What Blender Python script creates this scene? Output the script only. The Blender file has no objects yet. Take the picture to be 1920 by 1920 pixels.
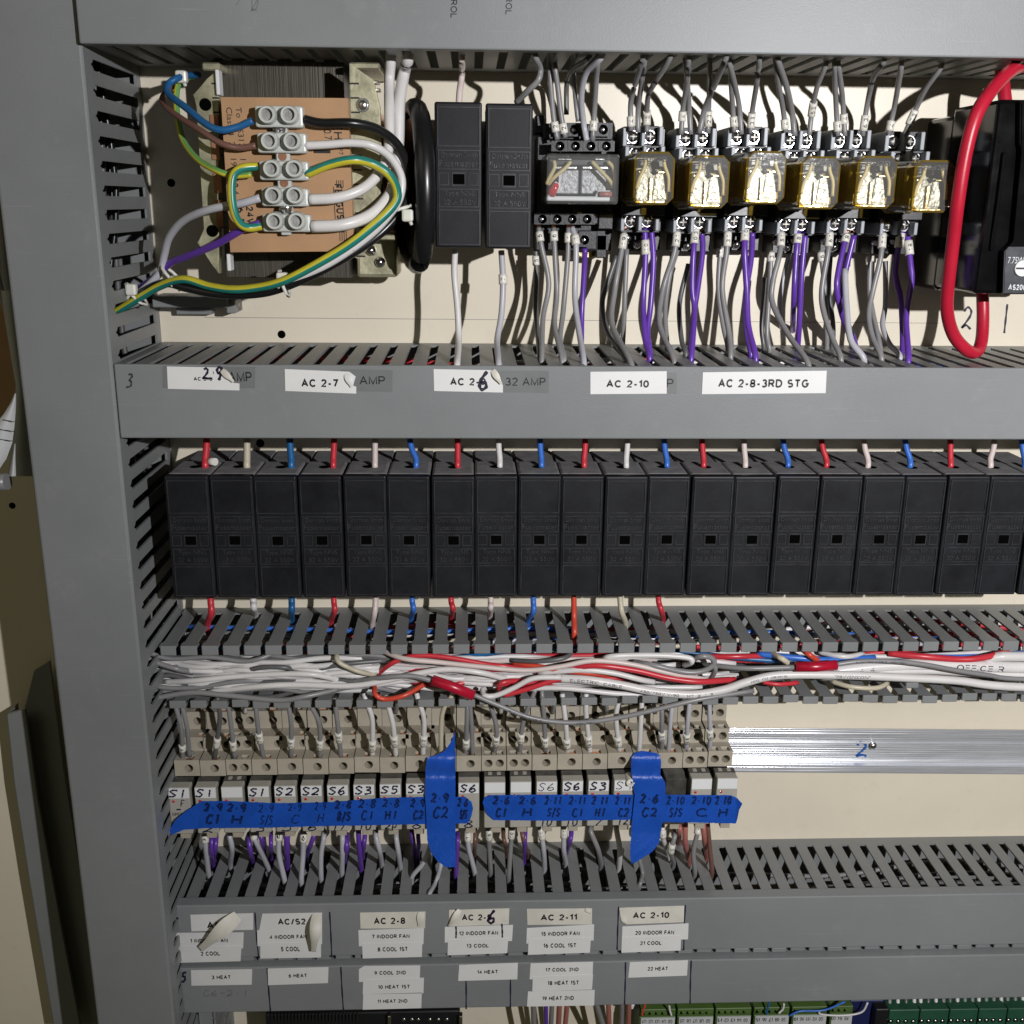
import bpy, bmesh, math, random
from mathutils import Vector, Matrix
random.seed(7)
sc = bpy.context.scene
COL = sc.collection
PI = math.pi

# ------------------------------------------------------------------ camera
# world: X right, Z up, the mounting panel is the plane Y = 0, "h" is the height in front of it (Y = -h); all lengths in mm
DIST, FPX, CEN = 700.0, 2000.0, 960.0
PIT, YAW, ROL = math.radians(16.1992), math.radians(2.29404), math.radians(0.5861)
_F = Vector((math.sin(YAW)*math.cos(PIT), math.cos(YAW)*math.cos(PIT), -math.sin(PIT)))
_R = Vector((math.cos(YAW), -math.sin(YAW), 0)); _U = _R.cross(_F)
CR = math.cos(ROL)*_R + math.sin(ROL)*_U
CU = -math.sin(ROL)*_R + math.cos(ROL)*_U
CF = _F
cd = bpy.data.cameras.new('camera'); cam = bpy.data.objects.new('camera', cd); COL.objects.link(cam)
cd.sensor_width = 36; cd.lens = 36*FPX/1920; cd.clip_start = 0.02; cd.clip_end = 20
M = Matrix((CR, CU, -CF)).transposed().to_4x4(); M.translation = Vector((0, -DIST/1000, 0))
cam.matrix_world = M
sc.camera = cam

# ------------------------------------------------------------------ light
w = bpy.data.worlds.new('World'); sc.world = w; w.use_nodes = True
bg = w.node_tree.nodes['Background']; bg.inputs[0].default_value = (1.0, 0.93, 0.50, 1); bg.inputs[1].default_value = 0.036
ld = bpy.data.lights.new('torch', 'SPOT'); ld.energy = 40; ld.color = (1.0, 0.985, 1.0); ld.shadow_soft_size = 0.007
ld.spot_size = math.radians(126); ld.spot_blend = 1.0
lo = bpy.data.objects.new('torch', ld); COL.objects.link(lo); lo.location = (0.400, -0.950, 0.115)
lo.rotation_euler = (Vector((0.36, 0, -0.02))-lo.location).to_track_quat('-Z', 'Y').to_euler()
rd = bpy.data.lights.new('room_light', 'AREA'); rd.energy = 3.2; rd.color = (1.0, 0.91, 0.66); rd.shape = 'RECTANGLE'; rd.size = 1.6; rd.size_y = 1.0
ro = bpy.data.objects.new('room_light', rd); COL.objects.link(ro); ro.location = (-1.5, -1.5, 0.9)
ro.rotation_euler = (Vector((-0.15, 0, -0.25))-ro.location).to_track_quat('-Z', 'Y').to_euler()
sc.view_settings.view_transform = 'Standard'; sc.view_settings.look = 'None'
sc.view_settings.gamma = 1; sc.view_settings.exposure = 0; sc.view_settings.use_curve_mapping = False
sc.cycles.use_denoising = True
sc.cycles.max_bounces = 10; sc.cycles.diffuse_bounces = 2; sc.cycles.transparent_max_bounces = 16
sc.cycles.caustics_reflective = True

# ------------------------------------------------------------------ geometry helpers
def ray(px, py): return CR*((px-CEN)/FPX) - CU*((py-CEN)/FPX) + CF
def at(px, py, h):
    """point at height h whose place in the photo is px, py -> (X, h, Z) in mm"""
    d = ray(px, py); t = (DIST-h)/d.y
    return (d.x*t, h, d.z*t)
def atZ(px, py, Z):
    d = ray(px, py); t = Z/d.z
    return (d.x*t, DIST-d.y*t, Z)
def W(p): return Vector((p[0]/1000, -p[1]/1000, p[2]/1000))

class MB:
    def __init__(s): s.v = []; s.f = []; s.m = []; s.sm = []
    def add(s, vs, fs, mi=0, smooth=False):
        o = len(s.v); s.v += [tuple(p) for p in vs]
        for f in fs: s.f.append([i+o for i in f]); s.m.append(mi); s.sm.append(smooth)
        return s
    def box(s, x0, x1, h0, h1, z0, z1, bev=0, seg=1, mi=0):
        if x0 > x1: x0, x1 = x1, x0
        if z0 > z1: z0, z1 = z1, z0
        vs = [(x, h, z) for x in (x0, x1) for h in (h0, h1) for z in (z0, z1)]
        fs = [(0,1,3,2),(4,6,7,5),(0,4,5,1),(2,3,7,6),(0,2,6,4),(1,5,7,3)]
        if bev <= 0: return s.add(vs, fs, mi)
        bm = bmesh.new(); bv = [bm.verts.new(v) for v in vs]
        for f in fs: bm.faces.new([bv[i] for i in f])
        bmesh.ops.bevel(bm, geom=list(bm.edges), offset=bev, segments=seg, affect='EDGES', profile=0.5)
        return s.bm(bm, mi, seg > 1)
    def bm(s, bm, mi=0, smooth=False):
        bm.verts.index_update()
        o = len(s.v); s.v += [v.co[:] for v in bm.verts]
        for f in bm.faces: s.f.append([v.index+o for v in f.verts]); s.m.append(mi); s.sm.append(smooth and f.calc_area() < 6.0 and False)
        bm.free(); return s
    def prism(s, poly, h0, h1, mi=0, bev=0):
        """poly: list of (X, Z); extruded from h0 to h1"""
        n = len(poly)
        vs = [(x, h0, z) for x, z in poly] + [(x, h1, z) for x, z in poly]
        fs = [list(range(n)), list(range(n, 2*n))[::-1]] + [[i, i+n, (i+1) % n+n, (i+1) % n] for i in range(n)]
        if bev:
            bm = bmesh.new(); bv = [bm.verts.new(v) for v in vs]
            for f in fs: bm.faces.new([bv[i] for i in f])
            bmesh.ops.bevel(bm, geom=[e for e in bm.edges if e.verts[0].co.y > max(h0, h1)-1e-4 and e.verts[1].co.y > max(h0, h1)-1e-4], offset=bev, segments=2, affect='EDGES')
            return s.bm(bm, mi)
        return s.add(vs, fs, mi)
    def tube(s, pts, r, n=8, caps=True, two=None, mi=0):
        """pts: list of (X, h, Z); r: number or list"""
        P = [Vector(p) for p in pts]; L = len(P); vs = []; fs = []; ms = []
        for i, p in enumerate(P):
            t = (P[min(i+1, L-1)]-P[max(i-1, 0)]).normalized()
            ref = Vector((0, 1, 0)) if abs(t.y) < 0.9 else Vector((0, 0, 1))
            a = (ref - t*ref.dot(t)).normalized(); b = t.cross(a)
            rr = r[i] if isinstance(r, (list, tuple)) else r
            for k in range(n):
                an = 2*PI*k/n
                vs.append(p + (a*math.cos(an)+b*math.sin(an))*rr)
        o = len(s.v); s.v += [tuple(v) for v in vs]
        for i in range(L-1):
            for k in range(n):
                k2 = (k+1) % n
                s.f.append([o+i*n+k, o+i*n+k2, o+(i+1)*n+k2, o+(i+1)*n+k]); s.sm.append(True)
                if two is None: s.m.append(mi)
                else: s.m.append(two[1] if ((k + two[0]) % n) < n//2 else two[2])
        if caps:
            s.f.append([o+k for k in range(n)][::-1]); s.f.append([o+(L-1)*n+k for k in range(n)]); s.sm += [False]*2; s.m += [mi]*2
        return s
    def lathe(s, x, z, prof, n=18, mi=0):
        vs = [(x+r*math.cos(2*PI*k/n), h, z+r*math.sin(2*PI*k/n)) for h, r in prof for k in range(n)]
        fs = [[i*n+k, i*n+(k+1) % n, (i+1)*n+(k+1) % n, (i+1)*n+k] for i in range(len(prof)-1) for k in range(n)]
        return s.add(vs, fs, mi, False)
    def cyl(s, x, z, h0, h1, r0, r1=None, n=16, mi=0):
        return s.tube([(x, h0, z), (x, h1, z)], [r0, r0 if r1 is None else r1], n, True, None, mi)
    def dome(s, x, z, h0, r, hh, n=14, rings=4, mi=0):
        pts = []; rs = []
        for i in range(rings+1):
            a = PI/2*i/rings
            pts.append((x, h0+hh*math.sin(a), z)); rs.append(max(r*math.cos(a), 0.02))
        return s.tube(pts, rs, n, True, None, mi)
    def holed(s, x0, x1, z0, z1, h, cx, cz, r, depth, n=12, mi=0):
        """front rectangle with one round recess"""
        ring = [(cx+r*math.cos(2*PI*(k+.5)/n), cz+r*math.sin(2*PI*(k+.5)/n)) for k in range(n)]
        out = []
        for x, z in ring:
            dx, dz = x-cx, z-cz
            t = min([((x1-cx)/dx) if dx > 1e-9 else 9e9, ((x0-cx)/dx) if dx < -1e-9 else 9e9, ((z1-cz)/dz) if dz > 1e-9 else 9e9, ((z0-cz)/dz) if dz < -1e-9 else 9e9])
            out.append((cx+dx*t, cz+dz*t))
        vs = [(x, h, z) for x, z in ring] + [(x, h, z) for x, z in out] + [(x, h-depth, z) for x, z in ring]
        fs = []
        cor = [(x0, z0), (x1, z0), (x1, z1), (x0, z1)]
        for c in cor: vs.append((c[0], h, c[1]))
        def side(p):
            return 0 if abs(p[1]-z0) < 1e-6 else 2 if abs(p[1]-z1) < 1e-6 else 1 if abs(p[0]-x1) < 1e-6 else 3
        cmap = {frozenset((0, 1)): 1, frozenset((1, 2)): 2, frozenset((2, 3)): 3, frozenset((3, 0)): 0}
        for k in range(n):
            k2 = (k+1) % n; sa, sb = side(out[k]), side(out[k2])
            if sa == sb: fs.append([k, n+k, n+k2, k2])
            else:
                c = cmap.get(frozenset((sa, sb)))
                fs.append([k, n+k] + ([3*n+c] if c is not None else []) + [n+k2, k2])
            fs.append([k, k2, 2*n+k2, 2*n+k])
        fs.append([2*n+k for k in range(n)])
        return s.add(vs, fs, mi)
    def flat(s, vs2, fs, fn, mi=0):
        return s.add([fn(u, v) for u, v in vs2], fs, mi)

WLOC = {}
def _link(o, parent):
    COL.objects.link(o)
    if parent is not None: o.parent = parent
def obj(name, mb, mats, parent=None, origin=None):
    if not isinstance(mats, (list, tuple)): mats = [mats]
    vs = [W(p) for p in mb.v]
    if origin is None:
        xs = [v.x for v in vs]; ys = [v.y for v in vs]; zs = [v.z for v in vs]
        og = Vector(((min(xs)+max(xs))/2, max(ys), (min(zs)+max(zs))/2))
    else: og = W(origin)
    me = bpy.data.meshes.new(name)
    me.from_pydata([v-og for v in vs], [], mb.f); me.validate()
    for m in mats: me.materials.append(m)
    if len(me.polygons) == len(mb.f):
        me.polygons.foreach_set('use_smooth', mb.sm)
        me.polygons.foreach_set('material_index', mb.m)
    b = bmesh.new(); b.from_mesh(me); bmesh.ops.recalc_face_normals(b, faces=b.faces[:]); b.to_mesh(me); b.free()
    o = bpy.data.objects.new(name, me)
    base = WLOC[parent] if parent is not None else Vector((0, 0, 0))
    o.location = og - base; WLOC[o] = og
    _link(o, parent); return o
def tag(o, label, cat, group=None, kind=None):
    if label: o['label'] = label
    if cat: o['category'] = cat
    if group: o['group'] = group
    if kind: o['kind'] = kind
    return o
def thing(name, base, label, cat, group=None):
    o = bpy.data.objects.new(name, None); o.empty_display_size = 0.01
    o.location = W(base); WLOC[o] = W(base); COL.objects.link(o)
    return tag(o, label, cat, group)
def dup(root, delta, label=None, group=None):
    d = Vector((delta[0]/1000, -delta[1]/1000, delta[2]/1000))
    def cp(o, par):
        c = o.copy(); COL.objects.link(c); WLOC[c] = WLOC[o]+d
        if par is not None: c.parent = par
        else: c.location = o.location+d
        for ch in list(o.children): cp(ch, c)
        return c
    r = cp(root, None)
    if label: r['label'] = label
    if group: r['group'] = group
    return r
ORD = ['first', 'second', 'third', 'fourth', 'fifth', 'sixth', 'seventh', 'eighth', 'ninth', 'tenth', 'eleventh', 'twelfth', 'thirteenth', 'fourteenth', 'fifteenth', 'sixteenth', 'seventeenth', 'eighteenth', 'nineteenth', 'twentieth', 'twenty-first', 'twenty-second']

def spline(P, k=6):
    P = [Vector(p) for p in P]; out = []
    if len(P) == 2: P = [P[0], (P[0]+P[1])/2, P[1]]
    n = len(P)
    for i in range(n-1):
        p0 = P[i-1] if i > 0 else P[0]*2-P[1]
        p1, p2 = P[i], P[i+1]
        p3 = P[i+2] if i+2 < n else P[n-1]*2-P[n-2]
        for j in range(k):
            t = j/k
            out.append(0.5*((2*p1)+(p2-p0)*t+(2*p0-5*p1+4*p2-p3)*t*t+(3*p1-p0-3*p2+p3)*t*t*t))
    out.append(P[-1]); return out

# ------------------------------------------------------------------ materials (procedural)
def mat(name, col, rough=0.5, metal=0.0, var=0.12, vscale=60, bump=0.0, bscale=400, spec=0.5, dirt=0.0, stretch=None, dirtcol=None, coat=0.0, bdist=0.0006, scratch=0.0):
    m = bpy.data.materials.new(name); m.use_nodes = True
    nt = m.node_tree; b = nt.nodes['Principled BSDF']
    b.inputs['Roughness'].default_value = rough; b.inputs['Metallic'].default_value = metal
    b.inputs['Specular IOR Level'].default_value = spec
    if coat: b.inputs['Coat Weight'].default_value = coat; b.inputs['Coat Roughness'].default_value = 0.12
    tc = nt.nodes.new('ShaderNodeNewGeometry'); src = tc.outputs['Position']
    if stretch:
        mp = nt.nodes.new('ShaderNodeMapping'); mp.inputs['Scale'].default_value = stretch
        nt.links.new(src, mp.inputs['Vector']); src = mp.outputs['Vector']
    n = nt.nodes.new('ShaderNodeTexNoise'); n.inputs['Scale'].default_value = vscale; n.inputs['Detail'].default_value = 5; n.inputs['Roughness'].default_value = 0.6
    nt.links.new(src, n.inputs['Vector'])
    cr = nt.nodes.new('ShaderNodeValToRGB'); e = cr.color_ramp.elements
    e[0].position = 0.3; e[1].position = 0.72
    e[0].color = tuple(c*(1-var) for c in col)+(1,); e[1].color = tuple(min(1, c*(1+var)) for c in col)+(1,)
    nt.links.new(n.outputs['Fac'], cr.inputs['Fac']); outc = cr.outputs['Color']
    if dirt:
        n2 = nt.nodes.new('ShaderNodeTexNoise'); n2.inputs['Scale'].default_value = vscale*6; n2.inputs['Detail'].default_value = 8; n2.inputs['Roughness'].default_value = 0.75
        nt.links.new(tc.outputs['Position'], n2.inputs['Vector'])
        r2 = nt.nodes.new('ShaderNodeValToRGB'); r2.color_ramp.elements[0].position = 0.56; r2.color_ramp.elements[1].position = 0.78
        r2.color_ramp.elements[0].color = (0, 0, 0, 1); r2.color_ramp.elements[1].color = (dirt, dirt, dirt, 1)
        nt.links.new(n2.outputs['Fac'], r2.inputs['Fac'])
        mx = nt.nodes.new('ShaderNodeMix'); mx.data_type = 'RGBA'
        nt.links.new(r2.outputs['Color'], mx.inputs[0]); nt.links.new(outc, mx.inputs[6])
        mx.inputs[7].default_value = (dirtcol or tuple(c*0.45 for c in col))+(1,)
        outc = mx.outputs[2]
    if scratch:
        mp2 = nt.nodes.new('ShaderNodeMapping'); mp2.inputs['Scale'].default_value = (7, 7, 420); mp2.inputs['Rotation'].default_value = (0, 0.09, 0)
        nt.links.new(tc.outputs['Position'], mp2.inputs['Vector'])
        n4 = nt.nodes.new('ShaderNodeTexNoise'); n4.inputs['Scale'].default_value = 3.0; n4.inputs['Detail'].default_value = 3; nt.links.new(mp2.outputs['Vector'], n4.inputs['Vector'])
        r4 = nt.nodes.new('ShaderNodeValToRGB'); r4.color_ramp.elements[0].position = 0.66; r4.color_ramp.elements[1].position = 0.80
        r4.color_ramp.elements[0].color = (0, 0, 0, 1); r4.color_ramp.elements[1].color = (scratch, scratch, scratch, 1); nt.links.new(n4.outputs['Fac'], r4.inputs['Fac'])
        m4 = nt.nodes.new('ShaderNodeMix'); m4.data_type = 'RGBA'; nt.links.new(r4.outputs['Color'], m4.inputs[0]); nt.links.new(outc, m4.inputs[6]); m4.inputs[7].default_value = (0.40, 0.41, 0.41, 1)
        outc = m4.outputs[2]
    nt.links.new(outc, b.inputs['Base Color'])
    rr = nt.nodes.new('ShaderNodeMapRange'); rr.inputs[3].default_value = max(0.02, rough-0.08); rr.inputs[4].default_value = min(1, rough+0.08)
    nt.links.new(n.outputs['Fac'], rr.inputs[0]); nt.links.new(rr.outputs[0], b.inputs['Roughness'])
    if bump:
        n3 = nt.nodes.new('ShaderNodeTexNoise'); n3.inputs['Scale'].default_value = bscale; n3.inputs['Detail'].default_value = 3
        nt.links.new(src, n3.inputs['Vector'])
        bp = nt.nodes.new('ShaderNodeBump'); bp.inputs['Strength'].default_value = bump; bp.inputs['Distance'].default_value = bdist
        nt.links.new(n3.outputs['Fac'], bp.inputs['Height']); nt.links.new(bp.outputs['Normal'], b.inputs['Normal'])
    return m
def clear(name, tint, gloss=0.05, alpha=0.9, bump=0.25):
    """thin clear plastic: tinted see-through mixed with its own shine"""
    m = bpy.data.materials.new(name); m.use_nodes = True; nt = m.node_tree
    for n in list(nt.nodes): nt.nodes.remove(n)
    out = nt.nodes.new('ShaderNodeOutputMaterial')
    tr = nt.nodes.new('ShaderNodeBsdfTransparent'); tr.inputs[0].default_value = tint+(1,)
    pl = nt.nodes.new('ShaderNodeBsdfPrincipled'); pl.inputs['Base Color'].default_value = tuple(c*0.55 for c in tint)+(1,); pl.inputs['Roughness'].default_value = 0.35
    gl = nt.nodes.new('ShaderNodeBsdfGlossy'); gl.inputs['Roughness'].default_value = gloss
    m0 = nt.nodes.new('ShaderNodeMixShader'); m0.inputs[0].default_value = 1-alpha
    nt.links.new(tr.outputs[0], m0.inputs[1]); nt.links.new(pl.outputs[0], m0.inputs[2])
    fr = nt.nodes.new('ShaderNodeFresnel'); fr.inputs[0].default_value = 1.5
    n = nt.nodes.new('ShaderNodeTexNoise'); n.inputs['Scale'].default_value = 90; n.inputs['Detail'].default_value = 4
    tc = nt.nodes.new('ShaderNodeTexCoord'); nt.links.new(tc.outputs['Object'], n.inputs['Vector'])
    bp = nt.nodes.new('ShaderNodeBump'); bp.inputs['Strength'].default_value = bump; bp.inputs['Distance'].default_value = 0.001
    nt.links.new(n.outputs['Fac'], bp.inputs['Height'])
    nt.links.new(bp.outputs[0], gl.inputs['Normal']); nt.links.new(bp.outputs[0], fr.inputs['Normal'])
    m1 = nt.nodes.new('ShaderNodeMixShader')
    nt.links.new(fr.outputs[0], m1.inputs[0]); nt.links.new(m0.outputs[0], m1.inputs[1]); nt.links.new(gl.outputs[0], m1.inputs[2])
    nt.links.new(m1.outputs[0], out.inputs[0])
    return m

G = dict(
 panel=mat('cream paint', (0.74, 0.675, 0.545), 0.36, var=0.045, vscale=9, dirt=0.22, bump=0.05, bscale=900),
 duct=mat('grey pvc', (0.222, 0.231, 0.232), 0.42, var=0.10, vscale=14, dirt=0.25, bump=0.12, bscale=1800, dirtcol=(0.32, 0.32, 0.31), spec=0.4),
 lid=mat('grey pvc lid', (0.224, 0.235, 0.240), 0.40, var=0.11, vscale=7, dirt=0.34, bump=0.16, bscale=1500, dirtcol=(0.32, 0.33, 0.33), spec=0.34, scratch=0.35),
 edge=mat('cut pvc edge', (0.40, 0.41, 0.42), 0.5, var=0.1),
 fuse=mat('black bakelite', (0.0110, 0.0118, 0.0148), 0.47, var=0.35, vscale=45, dirt=0.40, dirtcol=(0.032, 0.033, 0.037), bump=0.05, bscale=700, spec=0.25),
 fusebase=mat('dusty grey bakelite', (0.22, 0.215, 0.22), 0.8, var=0.22, vscale=120, dirt=0.5, dirtcol=(0.30, 0.29, 0.28), bump=0.15),
 black=mat('black plastic', (0.012, 0.012, 0.014), 0.32, var=0.2, bump=0.05),
 socket=mat('dusty black socket', (0.016, 0.016, 0.019), 0.45, var=0.3, dirt=0.35, dirtcol=(0.075, 0.075, 0.085), bump=0.2, bscale=700),
 gloss=mat('glossy black', (0.0035, 0.0035, 0.0042), 0.14, var=0.2, spec=0.4),
 rubber=mat('black cable', (0.010, 0.010, 0.011), 0.30, var=0.2),
 fin=mat('grey terminal fin', (0.30, 0.325, 0.355), 0.42, var=0.1, dirt=0.3),
 chrome=mat('plated screw', (0.66, 0.65, 0.66), 0.22, metal=1.0, var=0.15, vscale=300, bump=0.10, bscale=400),
 steel=mat('zinc plate', (0.62, 0.62, 0.60), 0.28, metal=1.0, var=0.2, vscale=80, bump=0.3, bscale=300),
 zinc=mat('yellow passivated frame', (0.50, 0.48, 0.33), 0.42, metal=0.65, var=0.35, vscale=90, dirt=0.5, bump=0.2),
 lam=mat('lamination stack', (0.082, 0.074, 0.060), 0.42, metal=0.45, var=0.40, vscale=30, stretch=(60, 1, 0.5), bump=0.3, bscale=30),
 alu=mat('aluminium rail', (0.84, 0.86, 0.91), 0.20, metal=0.66, var=0.10, vscale=30, stretch=(0.15, 20, 12), dirt=0.25, dirtcol=(0.50, 0.51, 0.53)),
 card=mat('brown card', (0.42, 0.245, 0.125), 0.62, var=0.10, vscale=40, dirt=0.15),
 copper=mat('copper', (0.80, 0.36, 0.20), 0.25, metal=1.0, var=0.2, bump=0.4),
 coilbrown=mat('copper foil', (0.40, 0.20, 0.12), 0.35, metal=0.4, var=0.2),
 nylon=mat('white nylon', (0.54, 0.56, 0.53), 0.34, var=0.06, spec=0.6),
 tie=mat('cable tie nylon', (0.72, 0.71, 0.64), 0.35, var=0.06),
 beige=mat('beige terminal', (0.41, 0.37, 0.295), 0.55, var=0.08, vscale=80, dirt=0.25, dirtcol=(0.30, 0.25, 0.18), bump=0.1, bscale=1200),
 module=mat('pale grey module', (0.40, 0.385, 0.34), 0.5, var=0.06, vscale=60, dirt=0.15),
 smoke=mat('smoked clip', (0.055, 0.054, 0.050), 0.30, var=0.5, vscale=120, dirt=0.5, dirtcol=(0.12, 0.12, 0.11)),
 tagw=mat('white tag', (0.74, 0.75, 0.76), 0.45, var=0.03),
 paper=mat('label paper', (0.74, 0.74, 0.73), 0.5, var=0.035, vscale=40, dirt=0.12, dirtcol=(0.60, 0.58, 0.52)),
 old=mat('yellowed label paper', (0.69, 0.665, 0.59), 0.55, var=0.10, vscale=60, dirt=0.35),
 clearlab=mat('grey film label', (0.175, 0.185, 0.185), 0.36, var=0.05, dirt=0.1),
 ink=mat('black print', (0.012, 0.012, 0.014), 0.5, var=0.1),
 pen=mat('marker ink', (0.018, 0.015, 0.040), 0.45, var=0.3, vscale=300),
 oldpen=mat('worn marker', (0.045, 0.046, 0.050), 0.5, var=0.5, vscale=500),
 pencil=mat('faint pencil', (0.13, 0.135, 0.14), 0.6, var=0.1),
 tapeink=mat('ink on tape', (0.004, 0.018, 0.10), 0.4, var=0.5, vscale=500),
 tape=mat('blue masking tape', (0.010, 0.078, 0.44), 0.36, var=0.12, vscale=60, bump=0.5, bscale=900),
 sleeve=mat('marker sleeve', (0.74, 0.72, 0.65), 0.42, var=0.05),
 white=mat('white insulation', (0.68, 0.665, 0.655), 0.36, var=0.05, dirt=0.06),
 pink=mat('off-white insulation', (0.66, 0.56, 0.53), 0.4, var=0.06),
 cream=mat('cream insulation', (0.55, 0.50, 0.38), 0.42, var=0.06),
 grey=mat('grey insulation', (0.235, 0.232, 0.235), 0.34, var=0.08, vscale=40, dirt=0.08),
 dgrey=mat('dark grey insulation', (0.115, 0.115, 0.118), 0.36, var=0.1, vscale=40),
 lgrey=mat('pale grey insulation', (0.46, 0.46, 0.50), 0.34, var=0.06),
 red=mat('red insulation', (0.56, 0.035, 0.050), 0.34, var=0.1, vscale=40),
 orange=mat('orange red insulation', (0.60, 0.065, 0.035), 0.36, var=0.1),
 cable=mat('thick red cable', (0.47, 0.012, 0.035), 0.36, var=0.08, vscale=60, bump=0.05, bscale=900),
 crimp=mat('red heat shrink', (0.42, 0.008, 0.030), 0.30, var=0.12),
 blue=mat('blue insulation', (0.040, 0.155, 0.56), 0.34, var=0.1, vscale=40),
 dblue=mat('deep blue insulation', (0.016, 0.115, 0.30), 0.36, var=0.1),
 purple=mat('purple insulation', (0.125, 0.045, 0.37), 0.30, var=0.1, vscale=40),
 brown=mat('brown insulation', (0.17, 0.085, 0.066), 0.36, var=0.1),
 rosy=mat('pink brown insulation', (0.40, 0.14, 0.12), 0.36, var=0.1),
 green=mat('green insulation', (0.016, 0.20, 0.165), 0.32, var=0.1),
 yellow=mat('yellow insulation', (0.56, 0.50, 0.035), 0.32, var=0.1),
 lgreen=mat('light green insulation', (0.14, 0.33, 0.09), 0.34, var=0.1),
 amber=clear('amber clear cover', (0.74, 0.50, 0.08), 0.06, 0.55),
 amberface=clear('pale clear face', (0.97, 0.955, 0.88), 0.07, 0.90, 0.22),
 clearp=clear('clear cover', (0.93, 0.94, 0.94), 0.06, 0.86),
 foil=mat('crinkled metal', (0.22, 0.215, 0.19), 0.36, metal=0.4, var=0.8, vscale=420, bump=0.5, bscale=330),
 brass=mat('brass strip', (0.75, 0.60, 0.32), 0.25, metal=1.0, var=0.3, vscale=200, bump=0.6, bscale=250),
 lead=mat('yellow lead', (0.62, 0.51, 0.25), 0.45, var=0.08),
 led=mat('red lens', (0.55, 0.012, 0.02), 0.10, var=0.2, spec=0.8),
 frost=mat('white frame', (0.72, 0.73, 0.74), 0.4, var=0.08),
 pcb=mat('green terminal', (0.020, 0.085, 0.048), 0.45, var=0.15, dirt=0.2),
 lime=mat('lime green terminal', (0.075, 0.135, 0.030), 0.5, var=0.15, dirt=0.2),
 navy=mat('navy plastic', (0.012, 0.018, 0.085), 0.45, var=0.2),
 plate=mat('dark name plate', (0.045, 0.048, 0.055), 0.34, var=0.25, vscale=150, dirt=0.3, dirtcol=(0.12, 0.12, 0.13)),
 whiteink=mat('white print', (0.62, 0.64, 0.66), 0.5, var=0.05),
 wall=mat('cream wall', (0.62, 0.50, 0.30), 0.6, var=0.05, vscale=6),
 matte=mat('dull screw metal', (0.30, 0.30, 0.29), 0.4, metal=0.0, var=0.3, vscale=300, bump=0.4),
 speckle=mat('speckled plate', (0.42, 0.42, 0.43), 0.55, metal=0.6, var=0.5, vscale=400, bump=0.9, bscale=700),
 deep=mat('recessed screw', (0.10, 0.095, 0.085), 0.35, metal=0.7, var=0.4, vscale=400, bump=0.3),
 hole=mat('dark hole', (0.0022, 0.0022, 0.002), 0.9, var=0.1, spec=0.0),
 sheet=mat('drawing paper', (0.52, 0.53, 0.54), 0.6, var=0.03),
)

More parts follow.
